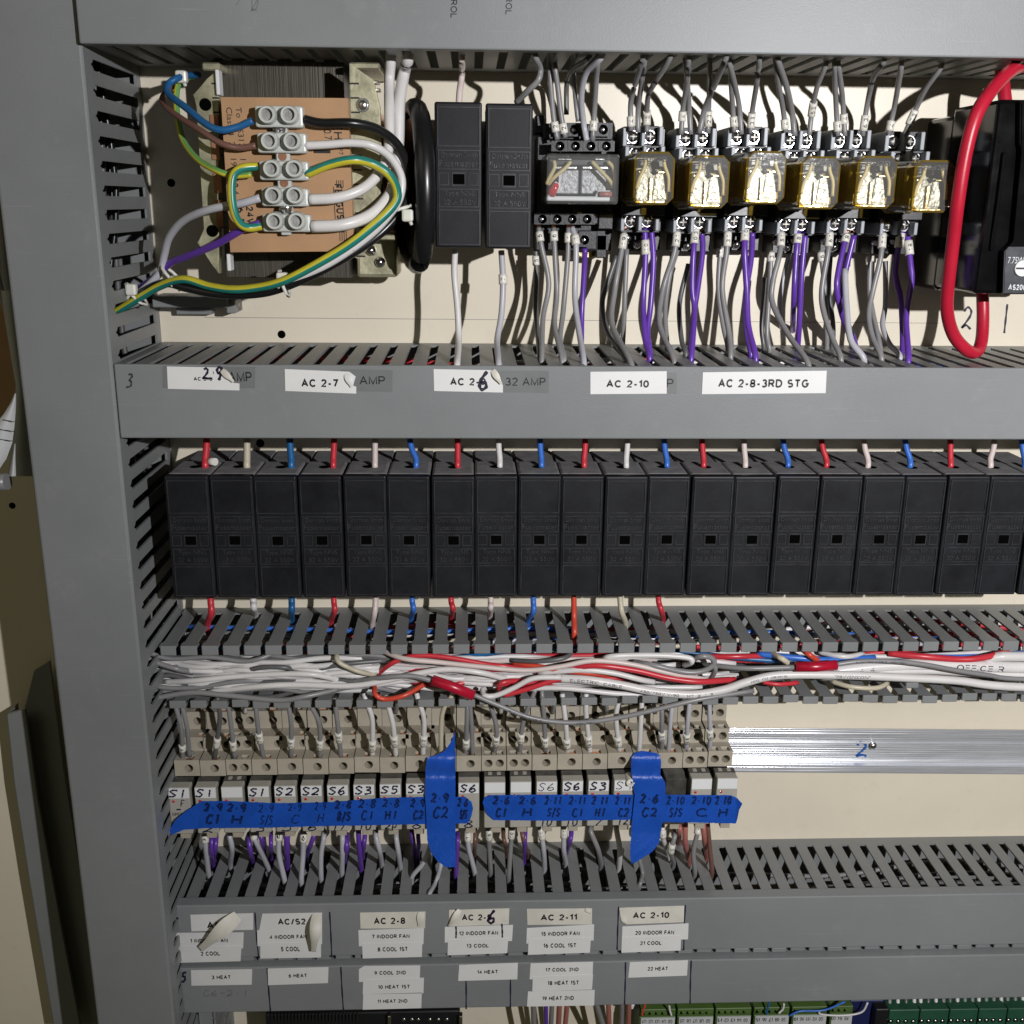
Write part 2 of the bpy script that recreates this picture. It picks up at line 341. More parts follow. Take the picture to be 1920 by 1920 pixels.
# ------------------------------------------------------------------ lettering
_TC = {}
def _arc(cx, cy, rx, ry, a0, a1, n=9): return [(cx+rx*math.cos(math.radians(a0+(a1-a0)*i/n)), cy+ry*math.sin(math.radians(a0+(a1-a0)*i/n))) for i in range(n+1)]
BLK = {  # plain sans capitals and figures as pen lines: width, lines
 'A': (.78, [[(0,0),(.39,1),(.78,0)],[(.16,.34),(.62,.34)]]), 'C': (.76, [_arc(.40,.5,.40,.5,42,318,14)]), 'D': (.72, [[(0,0),(0,1),(.3,1)]+_arc(.30,.5,.42,.5,80,-80,9)+[(.3,0),(0,0)]]),
 'E': (.62, [[(.62,1),(0,1),(0,0),(.62,0)],[(0,.52),(.56,.52)]]), 'F': (.58, [[(.58,1),(0,1),(0,0)],[(0,.5),(.5,.5)]]), 'G': (.78, [_arc(.40,.5,.40,.5,45,335,14)+[(.78,.46),(.46,.46)]]),
 'H': (.70, [[(0,0),(0,1)],[(.7,0),(.7,1)],[(0,.52),(.7,.52)]]), 'I': (.0, [[(0,0),(0,1)]]), 'L': (.55, [[(0,1),(0,0),(.55,0)]]), 'M': (.82, [[(0,0),(0,1),(.41,.05),(.82,1),(.82,0)]]), 'N': (.70, [[(0,0),(0,1),(.7,0),(.7,1)]]),
 'O': (.84, [_arc(.42,.5,.42,.5,90,450,18)]), 'P': (.62, [[(0,0),(0,1),(.36,1)]+_arc(.36,.73,.26,.27,80,-80,7)+[(.36,.46),(0,.46)]]), 'R': (.68, [[(0,0),(0,1),(.38,1)]+_arc(.38,.74,.26,.26,80,-80,7)+[(.38,.48),(0,.48)],[(.34,.48),(.68,0)]]),
 'S': (.64, [_arc(.32,.74,.29,.26,40,250,9)+_arc(.33,.26,.31,.26,70,-140,9)]), 'T': (.68, [[(0,1),(.68,1)],[(.34,1),(.34,0)]]), 'U': (.7, [[(0,1),(0,.35)]+_arc(.35,.35,.35,.35,190,350,8)+[(.7,.35),(.7,1)]]), 'V': (.74, [[(0,1),(.37,0),(.74,1)]]), 'B': (.64, [[(0,0),(0,1),(.36,1)]+_arc(.36,.76,.24,.24,80,-80,6)+[(.36,.52),(0,.52)],[(.36,.52)]+_arc(.36,.26,.28,.26,80,-80,6)+[(.36,0),(0,0)]]),
 '0': (.58, [_arc(.29,.5,.29,.5,90,450,16)]), '1': (.26, [[(0,.74),(.26,1),(.26,0)]]), '2': (.58, [_arc(.29,.72,.28,.28,165,-30,8)+[(0,0),(.58,0)]]), '3': (.58, [_arc(.28,.75,.26,.25,150,-85,8),_arc(.28,.26,.30,.26,85,-150,8)]), '4': (.62, [[(.46,0),(.46,1),(0,.28),(.62,.28)]]),
 '5': (.58, [[(.54,1),(.12,1),(.06,.5)]+_arc(.28,.32,.29,.32,110,-150,9)]), '6': (.58, [_arc(.30,.30,.28,.30,180,-180,14),_arc(.58,.30,.57,.70,180,108,6)]), '7': (.56, [[(0,1),(.56,1),(.18,0)]]), '8': (.58, [_arc(.29,.75,.25,.25,-90,270,12),_arc(.29,.25,.29,.25,90,450,12)]), '9': (.58, [_arc(.28,.70,.28,.30,0,360,14),_arc(0,.70,.57,.70,0,-72,6)]),
 '-': (.34, [[(0,.36),(.34,.36)]]), '/': (.36, [[(0,-.05),(.36,1.05)]]), '.': (.0, [[(0,0),(0,.12)]]), ' ': (.18, []),
}
def textgeo(s, bold=0.0):
    k = (s, bold)
    if k in _TC: return _TC[k]
    if all(c in BLK for c in s):
        wd = .23 if bold >= .02 else .15; x = 0; v = []; f = []
        for c in s:
            gw, lines = BLK[c]
            for ln in lines:
                P = [(x+p[0], p[1]*(1-wd)+wd/2) for p in ln]; n = len(P); o = len(v)
                for i in range(n):
                    ax, ay = P[max(i-1, 0)]; bx, by = P[i]; cx, cy = P[min(i+1, n-1)]
                    d1 = (bx-ax, by-ay); d2 = (cx-bx, cy-by)
                    if i == 0: d1 = d2
                    if i == n-1: d2 = d1
                    l1 = math.hypot(*d1) or 1; l2 = math.hypot(*d2) or 1
                    n1 = (-d1[1]/l1, d1[0]/l1); n2 = (-d2[1]/l2, d2[0]/l2)
                    mx, my = n1[0]+n2[0], n1[1]+n2[1]; q = mx*n1[0]+my*n1[1]
                    q = 1/max(q, .45)
                    ex = 0
                    v.append((bx+mx*q*wd/2, by+my*q*wd/2)); v.append((bx-mx*q*wd/2, by-my*q*wd/2))
                f += [[o+2*i, o+2*i+1, o+2*i+3, o+2*i+2] for i in range(n-1)]
            x += gw+wd+.14
    else:
        cu = bpy.data.curves.new('t', 'FONT'); cu.body = s; cu.size = 1; cu.resolution_u = 2
        o = bpy.data.objects.new('t', cu); COL.objects.link(o)
        dg = bpy.context.evaluated_depsgraph_get(); dg.update()
        me = bpy.data.meshes.new_from_object(o.evaluated_get(dg))
        v = [(p.co.x, p.co.y) for p in me.vertices]; f = [list(p.vertices) for p in me.polygons]
        bpy.data.objects.remove(o); bpy.data.curves.remove(cu); bpy.data.meshes.remove(me)
    x0 = min(p[0] for p in v); x1 = max(p[0] for p in v); y0 = min(p[1] for p in v); y1 = max(p[1] for p in v)
    v = [((x-x0)/(x1-x0), (y-y0)/(y1-y0)) for x, y in v]
    _TC[k] = (v, f, (x1-x0)/max(y1-y0, 1e-6)); return _TC[k]
def text_px(mb, s, x0, y0, x1, y1, h, bold=0.02, tilt=0.0):
    """print s into the photo rectangle x0..x1, y0..y1 on the plane h"""
    a = at((x0+x1)/2, (y0+y1)/2, h); l = at(x0, (y0+y1)/2, h); r = at(x1, (y0+y1)/2, h); t = at((x0+x1)/2, y0, h); b = at((x0+x1)/2, y1, h)
    ww = r[0]-l[0]; hh = t[2]-b[2]; v, f, asp = textgeo(s, bold)
    ct, st = math.cos(tilt), math.sin(tilt)
    def fn(u, vv):
        dx = (u-.5)*ww; dz = (vv-.5)*hh
        return (a[0]+dx*ct-dz*st, h, a[2]+dx*st+dz*ct)
    return mb.flat(v, f, fn)
ST = {  # pen strokes in a 0..1 box
 '0': [[(.5,1),(.15,.8),(.1,.3),(.45,0),(.85,.2),(.9,.7),(.5,1)]], '1': [[(.5,1),(.45,0)]], '2': [[(.1,.8),(.4,1),(.8,.85),(.75,.55),(.1,.02),(.5,.12),(.95,.0)]],
 '3': [[(.15,.95),(.6,1),(.8,.8),(.4,.55),(.8,.4),(.75,.1),(.1,0)]], '4': [[(.15,1),(.1,.5),(.8,.5)],[(.75,1),(.7,0)]], '5': [[(.9,1),(.3,1),(.2,.6),(.7,.6),(.85,.25),(.5,0),(.1,.1)]],
 '6': [[(.75,1),(.25,.6),(.1,.2),(.45,0),(.85,.2),(.65,.45),(.15,.3)]], '7': [[(.1,1),(.9,.95),(.4,0)]], '8': [[(.5,.52),(.2,.75),(.5,1),(.8,.75),(.5,.52),(.15,.25),(.5,0),(.85,.25),(.5,.52)]],
 '9': [[(.85,.7),(.45,.5),(.15,.75),(.45,1),(.85,.85),(.8,.4),(.6,0)]], 'S': [[(.95,.85),(.5,1),(.15,.8),(.5,.52),(.85,.3),(.5,.02),(.05,.12)]], 'C': [[(.9,.85),(.5,1),(.15,.6),(.2,.15),(.55,0),(.95,.15)]],
 'H': [[(.15,1),(.1,0)],[(.85,1),(.8,0)],[(.12,.5),(.83,.52)]], 'F': [[(.2,0),(.2,1),(.85,1)],[(.2,.5),(.7,.52)]], '/': [[(.8,1.1),(.2,-.1)]], '.': [[(.42,.42),(.55,.46)]], '-': [[(.15,.5),(.85,.52)]],
 'B': [[(.5,.5),(.1,.7),(.4,1),(.9,.9),(.9,.2),(.4,0),(.1,.3),(.9,.5)]], ' ': [], 'p': [[(.2,-.3),(.25,.7),(.8,.75),(.75,.3),(.25,.3)]], ':': [[(.4,.75),(.55,.75)],[(.4,.25),(.55,.25)]],
}
def ribbon(mb, pts2, wd, fn, k=4):
    P = spline([(p[0], p[1], 0) for p in pts2], k); L = len(P); vs = []; fs = []
    for i, p in enumerate(P):
        t = (P[min(i+1, L-1)]-P[max(i-1, 0)]); t = t.normalized() if t.length > 1e-9 else Vector((1, 0, 0))
        nn = Vector((-t.y, t.x, 0))*wd*(0.5+0.12*math.sin(i*1.7))
        vs += [(p.x+nn.x, p.y+nn.y), (p.x-nn.x, p.y-nn.y)]
    fs = [[2*i, 2*i+1, 2*i+3, 2*i+2] for i in range(L-1)]
    mb.flat(vs, fs, fn)
def hand_px(mb, s, x0, y0, x1, y1, h, wpx=2.0, slant=0.12, hf=None):
    """handwriting s into the photo rectangle, on the plane h (or on the surface hf)"""
    n = len(s); cw = (x1-x0)/n; H = y1-y0
    for i, ch in enumerate(s):
        for stq in ST.get(ch, ST['.']):
            pts = [(x0+cw*i+cw*(.08+.80*u)+slant*H*(v-.5)+random.uniform(-.05, .05)*cw, y1-H*v+random.uniform(-.06, .06)*H) for u, v in stq]
            def fn(px, py): return at(px, py, hf(px, py) if hf else h)
            ribbon(mb, pts, wpx, fn)

# ------------------------------------------------------------------ setting: the mounting panel, the wall
mb = MB(); mb.box(-430, 720, -3, 0, -900, 360)
tag(obj('mounting_panel', mb, G['panel']), 'cream painted steel mounting panel behind all the parts', 'panel', kind='structure')
mb = MB(); mb.box(-1500, 1500, -330, -300, -1500, 1200)
tag(obj('wall', mb, G['wall']), 'cream wall behind the cabinet', 'wall', kind='structure')

# marks on the panel are their own flat objects, stuck or drawn on it
def panel_part(name, mb, m, label, cat, group=None): return tag(obj(name, mb, m), label, cat, group)
mb = MB()
a = at(560, 596, 0.12); b = at(1760, 606, 0.12)
mb.add([(a[0]-60, 0.12, a[2]-.15), (b[0], 0.12, b[2]-.15), (b[0], 0.12, b[2]+.12), (a[0]-60, 0.12, a[2]+.12)], [(0,1,2,3)])
panel_part('pencil_line', mb, G['pencil'], 'thin horizontal pencil line across the cream panel above the middle duct', 'pencil line')
mb = MB(); hand_px(mb, '2', 1803, 578, 1826, 616, 0.15, 4)
panel_part('handwritten_numeral', mb, G['pen'], 'handwritten numeral two on the cream panel inside the red cable loop', 'numeral')
mb = MB(); hand_px(mb, '1', 1881, 572, 1892, 622, 0.15, 3.5)
panel_part('handwritten_numeral', mb, G['pen'], 'handwritten numeral one on the cream panel right of the red cable', 'numeral')
for px, py, r, lb in ((528, 627, 2.1, 'dark drilled hole in the cream panel above the AC 2-7 sticker'), (321, 343, 2.0, 'dark drilled hole in the panel left of the transformer'), (488, 831, 2.2, 'dark drilled hole below the middle duct beside a cream wire'), (1003, 536, 1.0, 'small dark hole in the panel below the clear relay'), (23, 948, 1.8, 'dark hole in the panel left of the grey post')):
    p = at(px, py, 0); mb = MB()
    mb.tube([(p[0], 0.1, p[2]), (p[0], 0.25, p[2])], [r*1.25, r], 14, False); mb.tube([(p[0], 0.12, p[2]), (p[0], 0.13, p[2])], r, 14)
    panel_part('drilled_hole', mb, G['hole'], lb, 'hole')

# ------------------------------------------------------------------ cable ducts
NK = 1.3
def finger_wall(mb, s0, s1, pitch, phase, slot, hb, hn, ht, put, th=1.4, skip=()):
    """slotted duct wall as fingers; put(s, h, t) maps along / height / thickness to (X, h, Z)"""
    def pr(poly):
        n = len(poly); vs = [put(s, h, 0) for s, h in poly]+[put(s, h, th) for s, h in poly]
        mb.add(vs, [list(range(n)), list(range(n, 2*n))]+[[i, (i+1) % n, (i+1) % n+n, i+n] for i in range(n)])
    pr([(s0, 0), (s1, 0), (s1, hb), (s0, hb)])
    k0 = math.floor((s0-phase)/pitch)-1; k = k0
    while phase+k*pitch < s1+pitch:
        c = phase+k*pitch   # slot centre; finger between this slot and the next
        a = c+slot/2; b = c+pitch-slot/2
        nk = NK
        k += 1
        if b < s0 or a > s1: continue
        a2, b2 = max(a, s0), min(b, s1)
        if k in skip: continue
        ca, cb = max(c+nk/2, s0), min(c+pitch-nk/2, s1)
        pr([(a2, hb), (b2, hb), (b2, hn), (cb, hn+2.2), (cb, ht), (ca, ht), (ca, hn+2.2), (a2, hn)])

def lid_h(mb, x0, x1, h, z0, z1, lip=9, th=1.8):
    mb.box(x0, x1, h-th, h, z0, z1, 0.9, 2)
    mb.box(x0+.3, x1-.3, h-lip, h-th+.3, z1-th, z1-.15)
    mb.box(x0+.3, x1-.3, h-lip, h-th+.3, z0+.15, z0+th)

XR = 700
# left upright
post = thing('cable_duct', (-224, 0, -200), 'tall grey upright slotted duct with plain closed front at left edge', 'cable duct', 'slotted cable ducts')
mb = MB(); mb.box(-250.5, -199.0, 97.0, 100.2, -720, 200, 1.8, 3)
mb.box(-250.2, -248.4, 84, 98.2, -720, 200); mb.box(-201.0, -199.3, 88, 98.2, -720, 200)
obj('lid', mb, G['lid'], post)
mb = MB()
finger_wall(mb, -720, 200, 12.75, 67.5, 5.6, 9, 84, 97.5, lambda s, h, t: (-199.4-t, h, s))
obj('slotted_wall', mb, G['duct'], post)
mb = MB(); mb.box(-250, -248.6, 0, 97, -720, 200); obj('side_wall', mb, G['duct'], post)
mb = MB(); mb.box(-248.4, -201, 0.3, 1.8, -720, 200); obj('base', mb, G['duct'], post)

# top duct (T1)
T1Z = 75.5
d1 = thing('cable_duct', (100, 0, 95), 'topmost grey horizontal duct above the transformer and relays, only its underside slotted', 'cable duct', 'slotted cable ducts')
mb = MB(); lid_h(mb, -198.6, XR, 105.5, T1Z-.3, 142); l1 = obj('lid', mb, G['lid'], d1)
mb = MB(); finger_wall(mb, -198, XR, 12.9, -163, 5.0, 16, 92, 103, lambda s, h, t: (s, h, T1Z+.6+t)); obj('slotted_wall', mb, G['duct'], d1)
mb = MB(); mb.box(-198, XR, 0.3, 1.8, T1Z+2.2, 140); obj('base', mb, G['duct'], d1)
for px in (851, 954):
    mb = MB(); v, f, asp = textgeo('CONTROL', 0.01)
    c = at(px, 33 if px < 900 else 27, 105.6); L = 21.0; Ht = 3.6
    mb.flat(v, f, lambda u, q: (c[0]+(q-.5)*Ht, 105.65, c[2]+(1-u)*L)); obj('lettering', mb, G['ink'], l1)
mb = MB()
for s in ('2', '0'): hand_px(mb, s, 470, -8, 486, 20, 105.6, 1.3)
hand_px(mb, '7', 438, -6, 452, 10, 105.6, 1.6); obj('pen_scribble', mb, G['pencil'], l1)

# middle duct (T2)
T2T, T2B = -88.6, -130.6
d2 = thing('cable_duct', (100, 0, -110), 'grey horizontal duct marked 3 with a row of AC stickers along its lid', 'cable duct', 'slotted cable ducts')
mb = MB(); lid_h(mb, -198.4, XR, 100.4, T2B, T2T, 3); l2 = obj('lid', mb, G['lid'], d2)
mb = MB(); finger_wall(mb, -198, XR, 12.9, -177.7, 4.8, 11, 95.5, 97.2, lambda s, h, t: (s, h, T2T-.2-t)); obj('slotted_wall', mb, G['duct'], d2)
mb = MB(); finger_wall(mb, -198, XR, 12.9, -177.7, 4.4, 16, 90, 97, lambda s, h, t: (s, h, T2B+.4+t)); obj('slotted_wall', mb, G['duct'], d2)
mb = MB(); mb.box(-198, XR, 0.3, 1.8, T2B+2, T2T-2); obj('base', mb, G['duct'], d2)

# open duct (T3)
NK = 2.6
T3T, T3B = -272.6, -314.5
d3 = thing('cable_duct', (100, 0, -293), 'open grey duct without its lid, full of white and grey wires', 'cable duct', 'slotted cable ducts')
def tabs(mb, s0, s1, pitch, phase, zt, zb, h, skip=(), jit=0.0):
    k = math.floor((s0-phase)/pitch)-1
    while phase+k*pitch < s1:
        c = phase+k*pitch; a, b = max(c+1.5, s0), min(c+pitch-1.5, s1); k += 1
        if b-a < 3 or k in skip: continue
        j = random.uniform(-jit, jit)
        mb.box(a, b, h-1.6, h, zb+j, zt+j, 0.4)
mb = MB(); finger_wall(mb, -198, XR, 13.3, 160.0, 5.1, 9.5, 59, 66, lambda s, h, t: (s, h, T3T-t))
tabs(mb, -197, XR, 13.3, 160.0, T3T+.3, T3T-6.2, 67.4); obj('slotted_wall', mb, G['duct'], d3)
mb = MB(); finger_wall(mb, -198, XR, 13.3, 163.5, 4.6, 15, 58, 66, lambda s, h, t: (s, h, T3B+t), skip=(43-17,))
tabs(mb, -197, XR, 13.3, 163.5, T3B+4.6, T3B-.6, 68.2, jit=0.9); obj('slotted_wall', mb, G['duct'], d3)
mb = MB(); mb.box(-198, XR, 0.3, 1.8, T3B+2, T3T-2); obj('base', mb, G['duct'], d3)

# lower duct (T4)
NK = 1.5
T4T, T4B = -461.5, -502.5
d4 = thing('cable_duct', (100, 0, -480), 'grey duct marked 4 with AC and INDOOR FAN stickers on its lid', 'cable duct', 'slotted cable ducts')
mb = MB(); lid_h(mb, -209, XR, 72.4, T4B, T4T+1.2, 9); l4 = obj('lid', mb, G['lid'], d4)
mb = MB(); finger_wall(mb, -198, XR, 13.33, 187.4, 5.5, 8.5, 62, 67, lambda s, h, t: (s, h, T4T-.6-t)); obj('slotted_wall', mb, G['duct'], d4)
mb = MB(); finger_wall(mb, -198, XR, 13.33, 184, 4.4, 15, 62, 66, lambda s, h, t: (s, h, T4B-4.6+t), skip=(30, 33, 36))
tabs(mb, -180, XR, 13.33, 184, T4B-1.2, T4B-4.8, 70.0, jit=0.5); obj('slotted_wall', mb, G['duct'], d4)
mb = MB(); mb.box(-198, XR, 0.3, 1.8, T4B+2, T4T-3); obj('base', mb, G['duct'], d4)

# bottom duct (T5)
T5T, T5B = -508.5, -545.5
d5 = thing('cable_duct', (100, 0, -527), 'lowest grey duct marked 5 with HEAT and COOL stickers on its lid', 'cable duct', 'slotted cable ducts')
mb = MB(); lid_h(mb, -201, XR, 75.4, T5B, T5T, 14); l5 = obj('lid', mb, G['lid'], d5)
mb = MB(); mb.box(-196, XR, 0.3, 61, T5T-2.6, T5T-1.2); obj('side_wall', mb, G['duct'], d5)
mb = MB(); mb.box(-196, XR, 0.3, 1.8, T5B+2, T5T-3); obj('base', mb, G['duct'], d5)
mb = MB(); finger_wall(mb, -196, XR, 13.33, -190, 4.4, 15, 62, 72, lambda s, h, t: (s, h, T5B+.6+t)); obj('slotted_wall', mb, G['duct'], d5)
# the short upright duct below the left corner
du = thing('cable_duct', (-190, 0, -580), 'stub of slotted grey duct below the lowest lid in the bottom left corner', 'cable duct', 'slotted cable ducts')
mb = MB(); finger_wall(mb, -720, -548, 12.75, -560, 4.8, 8, 44, 50, lambda s, h, t: (-186-t, h, s)); obj('slotted_wall', mb, G['duct'], du)
mb = MB(); mb.box(-198.5, -187.5, 46, 48, -720, -548); obj('lid', mb, G['lid'], du)

# ------------------------------------------------------------------ stickers on the lids
def sticker(par, h, quad, txt=None, tbox=None, m='paper', bold=0.025, label=None, inkm='ink', torn=None, lift=0.0):
    """quad: four photo corners (TL, TR, BR, BL), optionally more points; txt printed in tbox"""
    P = [at(x, y, h+lift) for x, y in quad]
    mb = MB(); mb.prism([(p[0], p[2]) for p in P], h+lift-.02 if lift else h+.0, h+lift+.13)
    o = obj('label', mb, G[m], par)
    if label: o['label'] = label
    if txt:
        t = MB(); text_px(t, txt, *tbox, h+lift+.22, bold); obj('lettering', t, G[inkm], o)
    return o
def curl(par, h, base, tip, wpx, rise, m='old'):
    """a peeled flap: a strip bent up from the sticker"""
    mb = MB(); n = 8; vs = []
    for i in range(n+1):
        t = i/n; cx = base[0]+(tip[0]-base[0])*t; cy = base[1]+(tip[1]-base[1])*t
        dx, dy = tip[0]-base[0], tip[1]-base[1]; L = math.hypot(dx, dy); nx, ny = -dy/L, dx/L
        wv = wpx*(0.55+0.45*math.sin(PI*min(1, t*1.15+.05)))*(1-.35*t)
        hh = h+.4+rise*math.sin(PI*t*.85)
        for sgn, ex in ((-1, 0), (0, rise*.35), (1, 0)):
            vs.append(at(cx+nx*sgn*wv/2, cy+ny*sgn*wv/2, hh+ex*math.sin(PI*t)))
    fs = []
    for i in range(n):
        for j in range(2): fs.append([3*i+j, 3*i+j+1, 3*i+j+4, 3*i+j+3])
    mb.add(vs, fs, 0, True); o = obj('peeled_corner', mb, G[m], par); return o
H2 = 100.4
sticker(l2, H2, [(305,686),(479,688),(478,728),(305,727)], 'AMP', (428,696,472,717), 'clearlab', 0.01, 'grey film label reading AMP')
s = sticker(l2, H2+.14, [(313,687),(412,689),(418,697),(432,717),(449,719),(449,732),(315,729)], 'AC 2-6', (363,706,398,714), label='torn white label AC 2-6 with a purple marker correction')
t = MB(); hand_px(t, '2', 380, 690, 392, 710, H2+.4, 4); hand_px(t, '.', 397, 690, 404, 706, H2+.4, 5); hand_px(t, '9', 403, 688, 418, 712, H2+.4, 5); hand_px(t, '-', 380, 706, 404, 713, H2+.4, 4); obj('marker_correction', t, G['pen'], s)
curl(s, H2+.3, (416, 694), (438, 716), 14, 1.6)
sticker(l2, H2, [(640,692),(736,694),(736,735),(640,733)], '0 AMP', (652,704,722,722), 'clearlab', 0.01, 'grey film label reading AMP')
s = sticker(l2, H2+.14, [(534,692),(655,697),(667,706),(662,723),(668,725),(668,738),(535,733)], 'AC 2-7', (565,709,635,726), label='white label AC 2-7 with a crumpled right end')
curl(s, H2+.3, (650, 700), (660, 726), 16, 1.4, 'paper')
sticker(l2, H2, [(930,695),(1029,695),(1029,737),(930,735)], '32 AMP', (948,707,1023,724), 'clearlab', 0.01, 'grey film label reading 32 AMP')
s = sticker(l2, H2+.14, [(813,692),(921,694),(943,722),(943,736),(814,733)], 'AC 2-9', (844,707,911,723), label='white label AC 2-9 corrected with a purple 6')
t = MB(); hand_px(t, '6', 898, 698, 917, 730, H2+.4, 6); obj('marker_correction', t, G['pen'], s)
curl(s, H2+.3, (924, 694), (940, 720), 14, 1.8)
sticker(l2, H2, [(1235,698),(1269,698),(1269,738),(1235,738)], 'P', (1250,710,1263,726), 'clearlab', 0.01, 'sliver of a grey film label')
sticker(l2, H2+.14, [(1107,697),(1250,696),(1250,738),(1107,739)], 'AC 2-10', (1137,711,1217,727), label='white label AC 2-10')
sticker(l2, H2+.14, [(1318,698),(1550,695),(1548,737),(1316,739)], 'AC 2-8-3RD STG', (1347,709,1517,727), label='wide white label AC 2-8-3RD STG')
t = MB(); hand_px(t, '3', 236, 700, 251, 727, H2+.15, 3.6); obj('pen_numeral', t, G['oldpen'], l2)
H4 = 72.4
for q, txt, tb, m, bd in (
 ([(357,1715),(475,1712),(475,1743),(359,1746)], 'AC/1', (388,1727,433,1741), 'paper', .03),
 ([(330,1749),(457,1748),(456,1778),(331,1780)], '1 INDOOR FAN', (357,1759,427,1768), 'paper', .03),
 ([(337,1774),(453,1773),(451,1802),(337,1805)], '2 COOL', (376,1784,412,1792), 'paper', .03),
 ([(492,1713),(604,1711),(604,1742),(486,1744)], 'AC/S2', (521,1721,573,1734), 'paper', .03),
 ([(482,1744),(604,1741),(604,1770),(483,1774)], '4 INDOOR FAN', (505,1752,575,1761), 'paper', .03),
 ([(488,1768),(602,1766),(602,1795),(488,1797)], '5 COOL', (527,1775,562,1784), 'paper', .03),
 ([(675,1711),(798,1709),(797,1740),(676,1741)], 'AC 2-8', (701,1719,760,1733), 'old', .03),
 ([(672,1744),(795,1740),(794,1770),(673,1774)], '7 INDOOR FAN', (698,1751,768,1760), 'paper', .03),
 ([(679,1769),(792,1766),(791,1794),(680,1797)], '8 COOL 1ST', (708,1775,764,1784), 'paper', .03),
 ([(842,1706),(955,1703),(954,1733),(842,1737)], 'AC 2-9', (866,1713,922,1726), 'old', .03),
 ([(834,1738),(962,1734),(960,1764),(834,1767)], '12 INDOOR FAN', (861,1745,934,1754), 'paper', .03),
 ([(840,1762),(953,1759),(951,1787),(839,1791)], '13 COOL', (875,1769,916,1777), 'paper', .03),
 ([(988,1704),(1110,1703),(1110,1733),(989,1734)], 'AC 2-11', (1014,1713,1082,1726), 'old', .03),
 ([(988,1740),(1114,1733),(1113,1763),(987,1769)], '15 INDOOR FAN', (1015,1746,1087,1755), 'paper', .03),
 ([(991,1761),(1108,1757),(1106,1786),(990,1790)], '16 COOL 1ST', (1019,1768,1080,1777), 'paper', .03),
 ([(1161,1702),(1283,1698),(1282,1729),(1176,1733),(1164,1722)], 'AC 2-10', (1187,1709,1255,1722), 'old', .03),
 ([(1167,1737),(1291,1731),(1290,1761),(1166,1765)], '20 INDOOR FAN', (1191,1744,1264,1753), 'paper', .03),
 ([(1166,1757),(1277,1754),(1276,1782),(1165,1786)], '21 COOL', (1200,1764,1240,1772), 'paper', .03)):
    up = .14 if ('COOL' in txt or txt.startswith('AC')) else 0
    s = sticker(l4, H4+up, q, txt, tb, m, bd)
    if txt == 'AC 2-9':
        t = MB(); hand_px(t, '6', 914, 1708, 931, 1731, H4+.45, 4.5); obj('marker_correction', t, G['pen'], s); curl(s, H4+.3, (862, 1706), (842, 1737), 13, 2.2)
    if txt == 'AC/1': curl(s, H4+.3, (446, 1717), (376, 1780), 34, 7.0)
    if txt == 'AC/S2': curl(s, H4+.3, (594, 1714), (588, 1785), 26, 8.0)
    if txt == 'AC 2-8': curl(s, H4+.3, (790, 1710), (786, 1738), 16, .9)
    if txt == 'AC 2-11': curl(s, H4+.3, (1098, 1704), (1108, 1713), 9, 1.0)
    if txt == 'AC 2-10': curl(s, H4+.3, (1166, 1722), (1176, 1733), 9, 1.0)
H5 = 75.4
for q, txt, tb, m in (
 ([(358,1819),(473,1817),(472,1846),(359,1848)], '3 HEAT', (397,1828,432,1836), 'paper'),
 ([(502,1816),(616,1813),(615,1843),(503,1847)], '6 HEAT', (541,1825,575,1833), 'paper'),
 ([(683,1811),(788,1810),(787,1838),(673,1841),(673,1817)], '9 COOL 2ND', (702,1820,761,1828), 'paper'),
 ([(681,1837),(795,1833),(794,1862),(680,1864)], '10 HEAT 1ST', (709,1846,768,1854), 'paper'),
 ([(681,1864),(791,1861),(790,1890),(680,1893)], '11 HEAT 2ND', (708,1873,764,1881), 'paper'),
 ([(861,1809),(971,1805),(970,1836),(859,1839)], '14 HEAT', (895,1818,933,1826), 'paper'),
 ([(995,1806),(1112,1803),(1111,1833),(993,1836)], '17 COOL 2ND', (1023,1814,1085,1822), 'paper'),
 ([(999,1831),(1112,1827),(1110,1855),(998,1859)], '18 HEAT 1ST', (1027,1838,1085,1847), 'paper'),
 ([(990,1859),(1115,1856),(1114,1885),(988,1887)], '19 HEAT 2ND', (1017,1867,1076,1876), 'paper'),
 ([(1181,1804),(1290,1800),(1288,1829),(1178,1833)], '22 HEAT', (1214,1812,1252,1820), 'paper')):
    sticker(l5, H5 + (.14 if '1' == txt[0] and 'COOL' not in txt else 0), q, txt, tb, m)
def penlines(par, h, segs, wpx=2.6):
    for x0, y0, x1, y1 in segs:
        mb = MB(); ribbon(mb, [(x0, y0), ((x0+x1)/2+random.uniform(-.6, .6), (y0+y1)/2), (x1, y1)], wpx, lambda a, b: at(a, b, h))
        obj('pen_line', mb, G['pen'], par)
penlines(l4, H4+.12, [(478,1711,485,1797),(618,1710,622,1795),(1160,1700,1157,1781),(1285,1697,1282,1782)])
penlines(l4, H4+.50, [(855,1705,855,1716),(855,1737,855,1759),(941,1732,942,1758)])
penlines(l5, H5+.12, [(501,1815,507,1896),(639,1813,644,1895),(873,1808,874,1892),(957,1806,957,1890),(1173,1804,1171,1884),(1296,1801,1294,1882)])
t = MB(); hand_px(t, '4', 320, 1721, 336, 1742, H4+.15, 4); obj('pen_numeral', t, G['pen'], l4)
t = MB(); hand_px(t, '5', 340, 1824, 350, 1842, H5+.15, 4); obj('pen_numeral', t, G['pen'], l5)
t = MB(); hand_px(t, 'C6-2.1', 380, 1857, 468, 1868, H5+.15, 1.1); obj('pencil_note', t, G['pencil'], l5)

